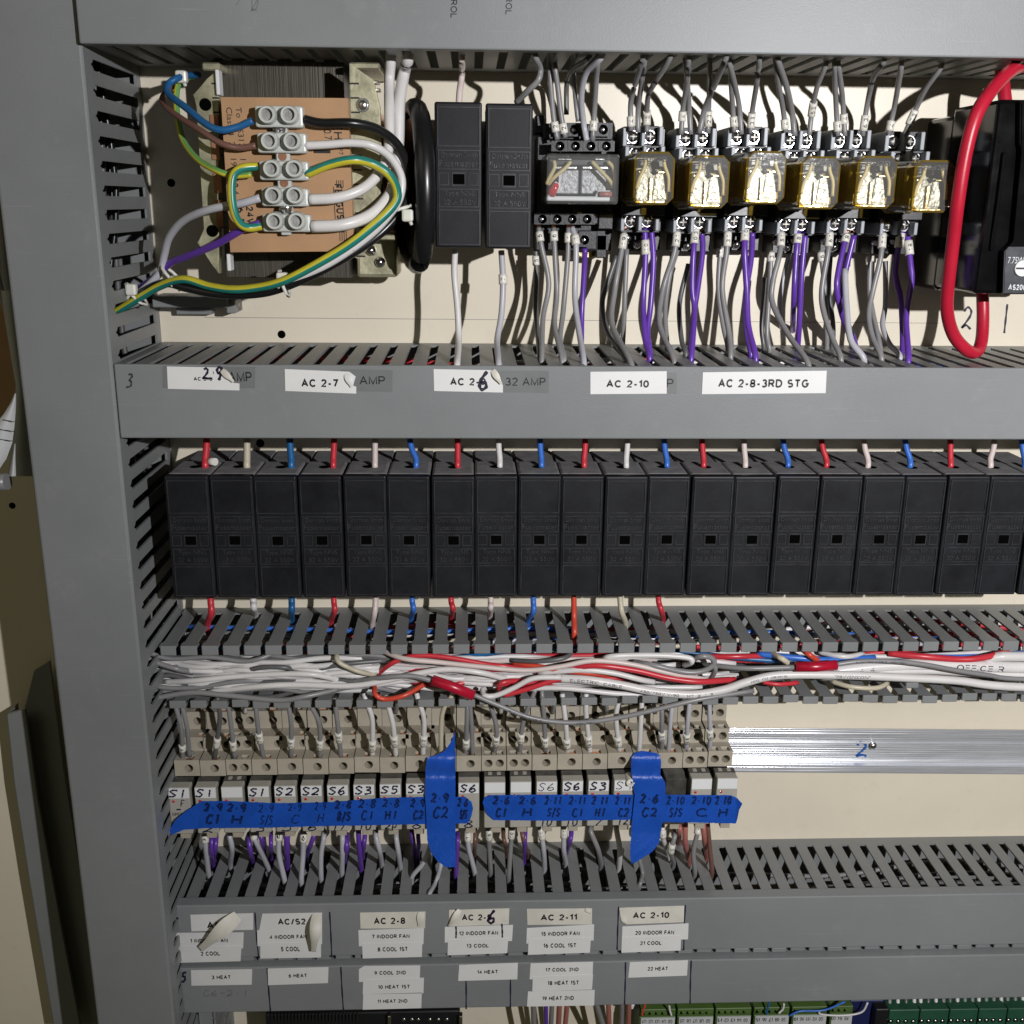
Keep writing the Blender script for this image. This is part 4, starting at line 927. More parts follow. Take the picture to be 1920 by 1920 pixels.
# ------------------------------------------------------------------ six amber relays on sockets
def socket(label):
    t = thing('relay_socket', at(1205, 340, 0), label, 'relay socket', 'relay sockets')
    mb = MB(); bpx(mb, 1166, 240, 1247, 305, 0, 33, .6); bpx(mb, 1166, 300, 1250, 405, 0, 45, .6); bpx(mb, 1164, 404, 1240, 434, 0, 38, .6); bpx(mb, 1168, 434, 1238, 470, 0, 24, .6); obj('socket_body', mb, G['black'], t)
    for x0, x1, y0, y1, h in ((1168,1176,237,274,43),(1203,1210,237,274,43),(1236,1244,237,272,43),(1172,1180,274,306,54),(1206,1213,274,300,54),(1239,1247,274,300,54),(1164,1171,410,433,50),(1197,1204,406,433,50),(1229,1236,409,433,50)):
        mb = MB(); bpx(mb, x0, y0, x1, y1, 14, h, .5, 2); obj('terminal_fin', mb, G['fin'], t)
    mb = MB(); bpx(mb, 1176, 236, 1203, 247, 14, 36, .4); bpx(mb, 1210, 236, 1236, 247, 14, 36, .4); bpx(mb, 1180, 273, 1206, 278, 14, 49, .3); bpx(mb, 1213, 273, 1239, 278, 14, 49, .3); bpx(mb, 1164, 431, 1236, 436, 14, 42, .3); obj('terminal_wall', mb, G['socket'], t)
    for x, y, h in ((1187,256,38),(1219,256,38),(1192,288,48),(1223,288,48),(1183,414,44),(1214,414,44)):
        q = at(x, y, h); mb = MB(); mb.cyl(q[0], q[2], h-5, h-1.0, 3.7, 3.7, 10); mb.dome(q[0], q[2], h-1.0, 3.2, 2.0, 10, 3)
        mb.box(q[0]-3.4, q[0]+3.4, h-6, h-3, q[2]-4.4, q[2]+4.4, .6)
        for k in range(6): an = k*PI/3+.3; mb.dome(q[0]+2.6*math.cos(an), q[2]+2.6*math.sin(an), h-.9, .75, .7, 6, 2)
        sc_ = obj('terminal_screw', mb, G['chrome'], t); mb = MB(); mb.box(q[0]-2.0, q[0]+2.0, h+.3, h+1.12, q[2]-.32, q[2]+.32); mb.box(q[0]-.32, q[0]+.32, h+.3, h+1.10, q[2]-2.0, q[2]+2.0); obj('cross_slot', mb, G['deep'], sc_)
    for x, y in ((1178, 446), (1196, 458), (1210, 444)):
        q = at(x, y, 28); mb = MB(); mb.dome(q[0], q[2], 24, 3.0, 3); obj('lower_screw', mb, G['chrome'], t)
    return t
G['blade'] = mat('contact blade', (0.33, 0.325, 0.29), 0.34, metal=0.5, var=0.75, vscale=520, bump=0.5, bscale=380)
G['haze'] = mat('pale relay frame', (0.17, 0.165, 0.125), 0.4, metal=0.2, var=0.5, vscale=160, bump=0.5)
def relay(label):
    t = thing('relay', at(1227, 335, 50), label, 'relay', 'plug in relays')
    HF = 100.0
    a, b = at(1189, 334, HF), at(1265, 334, HF); zt, zb = at(1227, 284, HF)[2], at(1227, 384, HF)[2]; x0, x1 = a[0], b[0]
    c = 3.6
    def octa(m): return [(x0+c, zt-m), (x1-c, zt-m), (x1-m, zt-c), (x1-m, zb+c), (x1-c, zb+m), (x0+c, zb+m), (x0+m, zb+c), (x0+m, zt-c)]
    o8 = octa(0); n = 8; vs = []
    rings = [(52, -1.0), (56, 0), (HF-1.2, 0), (HF, 1.1)]
    for h, m in rings: vs += [(x, h, z) for x, z in octa(m)]
    mb = MB(); mb.add(vs, [[r*n+k, r*n+(k+1) % n, (r+1)*n+(k+1) % n, (r+1)*n+k] for r in range(3) for k in range(n)]); cv = obj('cover', mb, G['amber'], t)
    mb = MB(); mb.add([(x, HF+.02, z) for x, z in octa(1.1)], [list(range(8))]); obj('window', mb, G['amberface'], cv)
    mb = MB(); v, f, asp = textgeo('RH2B', .01); mb.flat(v, f, lambda u, q: (x0+4.5+(x1-x0-9)*u, HF+.1, zt-5.2+2.6*q)); obj('lettering', mb, G['ink'], cv)
    w, H = x1-x0, zt-zb
    mb = MB(); mb.box(x0+1.2, x1-1.2, 47, 52, zb+1.2, zt-1.2, .5); mb.box(x0+2.2, x1-2.2, 52, 58, zb+2, zt-2); obj('base', mb, G['black'], t)
    mb = MB(); mb.prism([(x0+.06*w, zb+.03*H), (x0+.92*w, zb+.03*H), (x0+.92*w, zb+.20*H), (x0+.80*w, zb+.62*H), (x0+.62*w, zb+.66*H), (x0+.50*w, zb+.40*H), (x0+.42*w, zb+.70*H), (x0+.22*w, zb+.68*H), (x0+.07*w, zb+.35*H)], 66, 93.5, bev=1.2); obj('contact_springs', mb, G['foil'], t)
    mb = MB(); mb.box(x0+.05*w, x0+.95*w, 60, 84, zb+.03*H, zt-.03*H, 1); obj('frame', mb, G['haze'], t)
    mb = MB(); mb.box(x0+.12*w, x0+.40*w, 84, 89, zb+.72*H, zb+.88*H, 1, 2); mb.box(x0+.60*w, x0+.84*w, 84, 89, zb+.70*H, zb+.88*H, 1, 2); obj('coil', mb, G['black'], t)
    for poly in ([(.10, .10), (.38, .10), (.36, .40), (.24, .58), (.12, .42)], [(.52, .12), (.84, .12), (.80, .36), (.66, .60), (.58, .58)]):
        mb = MB(); mb.prism([(x0+u*w, zb+v*H) for u, v in poly], 93.6, 95.0, bev=.4); obj('contact_blade', mb, G['blade'], t)
    for u0, u1, v0, v1 in ((.42, .50, .08, .52), (.08, .90, .03, .075), (.14, .30, .60, .64), (.62, .80, .60, .64)):
        mb = MB(); mb.box(x0+u0*w, x0+u1*w, 92, 95.4, zb+v0*H, zb+v1*H, .3); obj('brass_strip', mb, G['brass'], t)
    for P in ([(.30, .86), (.27, .7), (.16, .5), (.1, .3)], [(.74, .86), (.78, .72), (.88, .52), (.9, .25)]):
        mb = MB(); mb.tube(spline([(x0+u*w, 96.2, zb+v*H) for u, v in P], 5), [1.0]*15+[1.2], 7); obj('yellow_lead', mb, G['lead'], t)
    return t
RXB = [1169, 1268, 1365, 1464, 1558, 1659]; RYB = [0, 3, 1, 7, 6, 9]
RXF = [1189, 1293, 1400, 1502, 1609, 1717]; RYF = [284, 291, 283, 293, 292, 300]
RN = ['first amber relay from the clear relay', 'second amber relay from the clear relay', 'third amber relay from the clear relay', 'fourth amber relay from the clear relay', 'second last amber relay', 'amber relay next to the red cable']
s0 = socket('black and grey relay socket under the ' + RN[0]); r0 = relay('amber boxed relay beside the clear relay, first of the six')
a0 = at(RXB[0], 340, 48); b0 = at(RXF[0], 284, 100)
for i in range(1, 6):
    a = at(RXB[i], 340+RYB[i], 48); dup(s0, (a[0]-a0[0], 0, a[2]-a0[2]), 'black and grey relay socket under the ' + RN[i])
    b = at(RXF[i], RYF[i], 100)
    dup(r0, (b[0]-b0[0], 0, b[2]-b0[2]), ['', 'amber boxed relay, second along from the clear relay', 'amber boxed relay, third along, tilted slightly up', 'amber boxed relay with a brightly glinting front, fourth along', 'amber boxed relay with a glinting front, second from the red cable', 'amber boxed relay at the end of the row beside the thick red cable'][i])

# wires above the relays: they come out of the underside of the top duct
def up(px0, py0, pts, col, label, sleeve=None, r=1.55, h=46):
    n = len(pts); P = [(px0, py0, 'Z', T1Z)]
    h0 = atZ(px0, py0, T1Z)[1]
    for i, (x, y) in enumerate(pts):
        t = (i+1)/n; P.append((x, y, h0+(h-h0)*min(1, t*1.4)))
    wire(col, r, P, label, 'wires above the relays', exs=10, sleeve=sleeve)
S = 'socket of the '
up(1030,122,[(1033,165),(1038,220),(1045,262)],'grey','grey wire with sleeve 2, leftmost above the clear relay',('2',238))
up(1040,120,[(1046,165),(1052,215),(1060,258)],'grey','grey wire with sleeve 2, second above the clear relay',('2',241))
up(1105,106,[(1074,130),(1063,155),(1062,215)],'dgrey','dark grey wire reaching the hidden back terminal of the clear relay',None,1.5,30)
up(1075,125,[(1077,160),(1080,195),(1084,228)],'grey','thin grey wire behind the others above the clear relay',None,1.4,30)
up(1128,106,[(1100,135),(1090,180),(1094,230),(1100,264)],'lgrey','pale grey wire curving above the middle of the clear relay',None,1.75)
up(1121,112,[(1118,150),(1115,200),(1111,264)],'grey','grey wire with sleeve 7 above the clear relay',('7',236))
up(1206,106,[(1195,145),(1183,190),(1183,245)],'grey','grey wire with sleeve 4 left above the '+RN[0],('4',228))
up(1209,108,[(1204,150),(1197,200),(1196,248)],'grey','plain grey wire in the middle above the '+RN[0])
up(1258,104,[(1231,150),(1216,178),(1213,215),(1213,248)],'grey','grey wire with sleeve 12 right above the '+RN[0],('12',221))
up(1291,108,[(1289,150),(1281,200),(1277,252)],'grey','grey wire with sleeve 4 above the '+RN[1],('4',218))
up(1285,112,[(1289,155),(1292,200),(1295,252)],'grey','plain grey wire crossing behind above the '+RN[1])
up(1362,104,[(1345,148),(1323,200),(1311,250)],'grey','long slanting grey wire above the '+RN[1],None,1.75)
up(1331,112,[(1330,160),(1329,200),(1327,250)],'grey','grey wire with sleeve 23 above the '+RN[1],('23',223))
up(1370,115,[(1371,160),(1374,205),(1377,248)],'grey','grey wire with tilted sleeve 4 above the '+RN[2],('4',228))
up(1366,112,[(1377,155),(1386,200),(1390,252)],'grey','plain grey wire above the '+RN[2])
up(1424,108,[(1419,155),(1411,205),(1407,250)],'grey','grey wire with sleeve 33 above the '+RN[2],('33',226))
up(1454,112,[(1461,165),(1469,210),(1473,248)],'grey','grey wire with sleeve 4 above the '+RN[3],('4',233))
up(1458,110,[(1474,160),(1485,210),(1490,255)],'grey','plain thick grey wire above the '+RN[3],None,1.75)
up(1549,118,[(1533,160),(1523,205),(1517,255)],'grey','grey wire with sleeve 53 above the '+RN[3],('53',204))
up(1565,118,[(1566,160),(1568,205),(1571,255)],'grey','grey wire with low sleeve 4 above the '+RN[4],('4',237))
up(1571,118,[(1577,160),(1581,200),(1584,255)],'grey','grey wire with high sleeve 4 above the '+RN[4],('4',223))
up(1658,112,[(1638,145),(1627,190),(1617,255)],'grey','grey wire with sleeve 63 above the '+RN[4],('63',231))
up(1690,118,[(1684,160),(1676,205),(1666,252)],'grey','grey wire with tilted sleeve 4 left above the '+RN[5],('4',236))
up(1766,122,[(1737,165),(1717,205),(1696,252)],'grey','grey wire with sleeve 72 above the '+RN[5],('72',220))

# wires below the relays: they drop into the middle duct
def dn(pts, end, col, label, sleeve=None, r=1.6, h=44, h0=40):
    n = len(pts); P = []
    he = atZ(end[0], end[1], T2T)[1]
    for i, (x, y) in enumerate(pts):
        t = max(0, (y-540)/130); P.append((x, y, h0+(h-h0)*min(1, i/1.5)+(he-h)*max(0, min(1, t))**1.6*.9))
    P.append((end[0], end[1], 'Z', T2T))
    o = wire(col, r, P, label, 'wires below the relays', ext=14, sleeve=sleeve)
    if pts[0][1] < 445:
        a = Vector(at(*P[0])); mb = MB()
        for k in (-.5, .1, .6): mb.tube([(a.x+k, a.y, a.z-.3), (a.x+k*1.6, a.y+.5, a.z+2.6)], .45, 5)
        obj('bare_end', mb, G['copper'], o)
C = 'clear relay'
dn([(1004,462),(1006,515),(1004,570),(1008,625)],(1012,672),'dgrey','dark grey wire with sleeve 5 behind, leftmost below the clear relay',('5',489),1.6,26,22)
dn([(1010,427),(1015,461),(1029,532),(1018,597)],(1016,674),'grey','grey wire with high sleeve 5, leftmost below the clear relay',('5',444))
dn([(1038,427),(1041,488),(1044,553),(1040,610)],(1054,674),'grey','grey wire with sleeve 6 below the clear relay',('6',443))
dn([(1066,427),(1064,488),(1056,583),(1050,637)],(1058,674),'grey','grey wire with sleeve 1, third below the clear relay',('1',446))
dn([(1073,427),(1080,461),(1078,556),(1086,624)],(1095,681),'lgrey','pale wire with sleeve 1 beside the purple wire below the clear relay',('1',450),1.75,48)
dn([(1097,465),(1095,515),(1091,583),(1090,640)],(1091,664),'purple','single purple wire below the clear relay',None,1.7,36)
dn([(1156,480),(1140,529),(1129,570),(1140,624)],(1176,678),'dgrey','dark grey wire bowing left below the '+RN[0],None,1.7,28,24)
dn([(1171,432),(1167,461),(1153,542),(1148,610)],(1184,683),'grey','grey wire with sleeve 19 below the '+RN[0],('19',453),1.75)
dn([(1175,467),(1172,542),(1170,597)],(1167,655),'grey','short grey wire behind, below the '+RN[0],None,1.6,32,28)
dn([(1209,429),(1210,488),(1206,570),(1210,637)],(1218,672),'purple','purple wire with sleeve 10 below the '+RN[0],('10',464),1.8)
dn([(1221,429),(1225,488),(1220,570),(1214,624)],(1219,668),'purple','plain purple wire below the '+RN[0],None,1.8)
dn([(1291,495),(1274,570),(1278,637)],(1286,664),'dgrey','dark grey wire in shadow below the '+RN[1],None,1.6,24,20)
dn([(1270,431),(1264,475),(1243,542),(1237,610)],(1264,676),'grey','grey wire with sleeve 21 below the '+RN[1],('21',449),1.75)
dn([(1270,469),(1256,515),(1247,583)],(1251,655),'grey','grey wire running behind sleeve 21 below the '+RN[1],None,1.6,34,30)
dn([(1316,434),(1317,475),(1308,542),(1300,597)],(1294,660),'purple','plain purple wire below the '+RN[1],None,1.8,38)
dn([(1304,431),(1300,475),(1298,542),(1302,583)],(1296,672),'purple','purple wire with sleeve 03 below the '+RN[1],('03',444),1.8,46)
dn([(1351,462),(1347,542),(1356,610)],(1365,656),'grey','grey wire with low sleeve, behind, below the '+RN[2],('1',474),1.6,32,28)
dn([(1365,431),(1362,475),(1354,542),(1367,624)],(1370,670),'grey','grey wire with sleeve 31 below the '+RN[2],('31',449),1.75)
dn([(1411,434),(1408,488),(1398,556),(1400,624)],(1408,666),'purple','plain purple wire below the '+RN[2],None,1.8,36)
dn([(1397,431),(1396,475),(1400,542),(1403,610)],(1417,673),'purple','purple wire with sleeve 10 below the '+RN[2],('10',439),1.9,46)
dn([(1446,470),(1443,542),(1438,624)],(1443,660),'grey','grey wire with low sleeve 3 below the '+RN[3],('3',482),1.6,32,28)
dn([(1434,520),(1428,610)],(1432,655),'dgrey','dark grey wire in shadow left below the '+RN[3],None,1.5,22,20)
dn([(1481,470),(1465,542),(1462,583)],(1468,640),'lgrey','pale grey wire behind, below the '+RN[3],None,1.6,26,22)
dn([(1465,431),(1462,475),(1449,529),(1449,570),(1479,629)],(1516,684),'grey','grey wire with sleeve 51 crossing right below the '+RN[3],('51',450),1.75,50)
dn([(1510,434),(1503,515),(1499,597)],(1495,658),'purple','plain purple wire below the '+RN[3],None,1.8)
dn([(1497,434),(1492,488),(1488,570)],(1485,640),'purple','purple wire with sleeve 8 below the '+RN[3],('8',448),1.8)
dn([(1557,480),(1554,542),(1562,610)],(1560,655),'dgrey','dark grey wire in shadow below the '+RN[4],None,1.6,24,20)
dn([(1538,470),(1544,515),(1548,570)],(1550,655),'grey','grey wire with low sleeve, behind, below the '+RN[4],('6',482),1.6,30,26)
dn([(1556,434),(1552,475),(1541,542),(1544,583),(1562,637)],(1577,675),'grey','grey wire with sleeve 61 below the '+RN[4],('61',450),1.75,46)
dn([(1602,440),(1587,502),(1579,548),(1581,583)],(1606,656),'purple','plain purple wire bending left below the '+RN[4],None,1.8,42)
dn([(1587,440),(1573,502),(1569,542),(1579,591)],(1600,655),'purple','purple wire with sleeve 8 bending left below the '+RN[4],('8',446),1.8,48)
dn([(1584,505),(1587,570),(1595,637)],(1620,675),'lgrey','thick pale grey wire crossing the purple pair below the '+RN[4],None,2.0,56,44)
dn([(1632,480),(1630,542),(1636,583)],(1652,666),'grey','grey wire with low sleeve, behind, below the '+RN[5],('7',482),1.6,32,28)
dn([(1660,490),(1660,570),(1655,610),(1668,645)],(1688,670),'lgrey','pale grey wire behind, below the '+RN[5],None,1.7,24,20)
dn([(1655,434),(1651,483),(1636,548),(1629,591),(1636,632)],(1653,674),'grey','grey wire with sleeve 71 below the '+RN[5],('71',452),1.75,46)
dn([(1690,434),(1679,502),(1682,532),(1690,570)],(1692,660),'purple','left purple wire with sleeve 18 below the '+RN[5],('18',451),1.9,44)
dn([(1701,437),(1707,494),(1709,529),(1699,597)],(1703,677),'purple','right purple wire with low sleeve 18 below the '+RN[5],('18',465),1.9,48)
#PART3
def proj(p):
    v = Vector((p[0], -p[1], p[2]))-Vector((0, -DIST, 0)); d = v.dot(CF)
    return CEN+FPX*v.dot(CR)/d, CEN-FPX*v.dot(CU)/d
# ------------------------------------------------------------------ glossy black power block and thick red cable
pb = thing('power_block', at(1880, 370, 0), 'large glossy black power fuse block cut by the right frame edge', 'fuse block')
mb = MB(); bpx(mb, 1772, 216, 1990, 546, 1, 42, 3, 2); obj('base', mb, G['gloss'], pb)
mb = MB()
X0, X1 = at(1846, 400, 96)[0], at(1990, 400, 96)[0]; zt, zb = at(1890, 186, 96)[2], at(1890, 552, 96)[2]
mb.box(X0, X1, 40, 96, zb, zt, 2.5, 3)
P = [at(x, y, 101) for x, y in ((1914,190),(1990,190),(1990,552),(1882,552),(1882,470),(1903,452),(1918,290),(1913,268))]
mb.prism([(q[0], q[2]) for q in P], 95, 101, bev=.8)
mb.box(X0+5, X0+7, 96, 98.5, at(1868,470,98)[2], at(1868,285,98)[2], .6, 2)
carr = obj('carrier', mb, G['gloss'], pb)
mb = MB(); P = [at(x, y, 102.5) for x, y in ((1892,463),(1990,463),(1990,550),(1881,550),(1884,472))]; mb.prism([(q[0], q[2]) for q in P], 101, 102.6, bev=.5); npl = obj('name_plate', mb, G['plate'], carr)
mb = MB(); text_px(mb, '7.75W', 1890, 482, 1920, 494, 102.75, .02); text_px(mb, 'AS200', 1891, 532, 1924, 544, 102.75, .03); obj('lettering', mb, G['whiteink'], npl)
q = at(1916, 503, 103); mb = MB(); mb.cyl(q[0], q[2], 102.5, 104.4, 4.6, 4.3, 20); mb2 = MB(); obj('plate_screw', mb, G['tagw'], carr)
mb2.box(q[0]-4, q[0]+4, 104.3, 104.6, q[2]-.5, q[2]+.5); o = obj('screw_slot', mb2, G['ink'], carr)
wire('cable', 3.7, [(2010,124,'Z',T1Z-2),(1925,122,80),(1888,138,92),(1849,183,104),(1827,225,108),(1810,290,108),(1797,371,106),(1788,445,100),(1778,532,92),(1776,584,86),(1788,628,80),(1812,656,76),(1830,660,70),(1840,640,64),(1843,597,58),(1842,540,54)], 'thick red cable looping down in front of the black fuse block', None, n=14, cat='cable')
wire('cable', 3.7, [(1878,134,'Z',T1Z),(1881,158,52),(1886,200,56)], 'short thick red cable entering the top of the black fuse block', None, n=12, cat='cable', exs=10)

# ------------------------------------------------------------------ aluminium rail
rail = thing('rail', at(1650, 1405, 0), 'bare aluminium mounting rail with a blue handwritten 2', 'mounting rail')
zt, zb = at(1600, 1364, 8)[2], at(1600, 1446, 8)[2]
prof = [(zt, 8), (zt-4.2, 8), (zt-4.8, 7.2), (zt-5.4, 3.2), (zt-13.0, 2.6), (zt-13.4, 3.3), (zt-14.2, 3.3), (zt-14.6, 2.6), (zb+8.2, 2.6), (zb+6.6, 3.4), (zb+5.6, 6.8), (zb+4.4, 8), (zb, 8)]
vs = []; rx0, rx1 = -203, 640
fine = []                                   # drawn die lines run along the rail
for (z0, h0), (z1, h1) in zip(prof, prof[1:]):
    k = max(1, int(math.hypot(z1-z0, h1-h0)/.14))
    for q in range(k):
        z = z0+(z1-z0)*q/k; fine.append((z, h0+(h1-h0)*q/k+(.062*math.sin(z*2*PI/.95)+.03*math.sin(z*2*PI/.61) if abs(h1-h0) < 1 else 0)))
prof = fine+[prof[-1]]
for z, h in prof: vs += [(rx0, h, z), (rx1, h, z)]
n0 = len(prof)
for z, h in prof: vs += [(rx0, h-1.2, z), (rx1, h-1.2, z)]
fs = [[2*i, 2*i+1, 2*i+3, 2*i+2] for i in range(n0-1)]+[[2*n0+2*i, 2*n0+2*i+1, 2*n0+2*i+3, 2*n0+2*i+2] for i in range(n0-1)]+[[0, 1, 2*n0+1, 2*n0], [2*n0-2, 2*n0-1, 4*n0-1, 4*n0-2]]
mb = MB(); mb.add(vs, fs, 0, True); mb.box(rx0, rx1, 0.1, 1.3, zb+8, zt-6); obj('hat_section', mb, G['alu'], rail)
q = at(1635, 1396, 5); mb = MB(); mb.cyl(q[0], q[2], 2.5, 4, 2.9, n=16); mb.dome(q[0], q[2], 4, 2.7, 1.8, 16); mb.cyl(q[0], q[2], 5.7, 5.9, 1.0, n=6); obj('rail_screw', mb, G['chrome'], rail)
mb = MB(); hand_px(mb, '2', 1600, 1388, 1627, 1414, 2.8, 4, 0.0); G['bluepen'] = mat('blue marker ink', (0.02, 0.10, 0.38), .5); obj('pen_numeral', mb, G['bluepen'], rail)

rail.rotation_euler = (0, 0, math.radians(-2.0)); rail.location.y -= 0.0035

# ------------------------------------------------------------------ tiered terminal blocks and relay modules
H3, Hh2, Hh1 = 53.0, 40.0, 28.0
bx0 = at(327, 1440, H3)[0]; BP = (at(1327, 1430, H3)[0]-bx0)/21
DZ = 0.13
def zz(px, y, h): return at(px, y, h)[2]-7*DZ      # heights read off the eighth block
z3t, z3b, z2t, z1t = zz(700,1420,H3), zz(700,1449,H3), zz(710,1377,Hh2), zz(700,1330,Hh1)
xs7 = bx0+7*BP
u3 = at(691, 1435, H3)[0]-xs7; u2 = at(711, 1390, Hh2)[0]-xs7; u1 = at(699, 1347, Hh1)[0]-xs7
zh3, zh2, zh1 = zz(691,1435,H3), zz(711,1391,Hh2), zz(699,1347,Hh1)
def block(kind, label, group):
    w = BP-.5; x0 = bx0+.1
    t = thing('terminal_block', (x0+w/2, 0, z3b), label, 'terminal block', group)
    mb = MB(); mb.box(x0, x0+w, 4, Hh1-9.4, z3b+.3, z1t)
    tiers = [(Hh1-9.4, Hh1, z2t, z1t, u1, zh1), (Hh1-9.4, Hh2, z3t, z2t, u2, zh2), (Hh1-9.4, H3, z3b, z3t, u3, zh3)]
    cm = MB(); sm = MB()
    for hb, h, zb_, zt_, u, zh in tiers:
        cs = [u] if kind == 1 else [w*.27, w*.73]
        bnd = [0, w] if kind == 1 else [0, w/2, w]
        for k, c in enumerate(cs):
            a, b = x0+bnd[k], x0+bnd[k+1]
            cx = x0+c; nw = 3.0 if kind == 1 else 2.6; nd = 6.5; ch = h-9 if h-9 > hb else hb
            mb.holed(a, b, zb_, zt_-3.2, h, cx, zh, 2.95, 9.0)
            # upper edge with the wire notch
            mb.box(a, cx-nw, hb, h, zt_-3.2, zt_); mb.box(cx+nw, b, hb, h, zt_-3.2, zt_)
            mb.box(cx-nw, cx+nw, h-.9, h, zt_-3.2, zt_); mb.box(cx-nw, cx+nw, hb, h-nd, zt_-3.2, zt_)
            mb.box(cx-nw, cx+nw, h-nd, h-.9, zt_-3.3, zt_-3.1)
            cm.box(cx-nw+.3, cx+nw-.3, h-nd+.4, h-3.4, zt_-3.0, zt_-1.6, .4)
            sm.dome(cx, zh, h-8.9, 2.3, 1.0, 10, 3); sm.box(cx-1.9, cx+1.9, h-8.2, h-7.7, zh-.35, zh+.35)
        mb.box(x0, x0+.01, hb, h, zb_, zt_); mb.box(x0+w-.01, x0+w, hb, h, zb_, zt_)
        mb.box(x0, x0+w, h-.02-9.2, h-9.2, zb_, zt_-3.2)
    o = obj('block_body', mb, G['beige'], t); obj('wire_clamp', cm, G['copper' if kind == 1 else 'steel'], t); obj('terminal_screw', sm, G['deep'], o)
    return t
kinds = {2: 2, 12: 2, 13: 2, 20: 2, 21: 2}
sl = {0:'sleeve 9',1:'sleeve 17',2:'sleeve 16',3:'sleeve 20',4:'sleeve 29',5:'sleeve 27',6:'sleeve 30',7:'sleeve 38',8:'sleeve 39',9:'sleeve 42',10:'the cream wire behind blue tape',11:'sleeve 50',12:'sleeve 58',13:'sleeve 57',14:'sleeve 70',15:'sleeve 78',16:'sleeve 82',17:'sleeve 79',18:'the plain white wire behind blue tape',19:'sleeve 60',20:'sleeve 68',21:'sleeve 67'}
BG = 'beige tiered terminal blocks'
proto = {}
for i in range(22):
    k = kinds.get(i, 1); lb = 'beige three tier terminal block with %s holes, under %s' % ('paired' if k == 2 else 'single', sl[i])
    if k not in proto: proto[k] = (block(k, lb, BG), i); b = proto[k][0]; d = i
    else: d = i-proto[k][1]
    if proto[k][1] == i:
        if i: # built at the first place, so carry it over
            dl = Vector((BP*i/1000, 0, DZ*i/1000)); b.location += dl; WLOC[b] = WLOC[b]+dl
    else:
        fd = dup(proto[k][0], (BP*d, random.uniform(-.3, .3), DZ*d+random.uniform(-.35, .35)), lb); fd.rotation_euler = (0, math.radians(random.uniform(-.5, .5)), 0)
mb = MB(); a = at(327, 1452, 36); mb.box(bx0+.3, bx0+22*BP-.5, 2, 42, z3b-36, z3b-.2); mb.box(bx0+.3, bx0+22*BP-.5, 2, 15, z3b-.2, z1t-1)  # black box added so the gaps between the modules come out dark
tag(obj('gap_backing', mb, G['black']), 'black backing added behind the relay modules to darken the gaps between them', 'carrier')

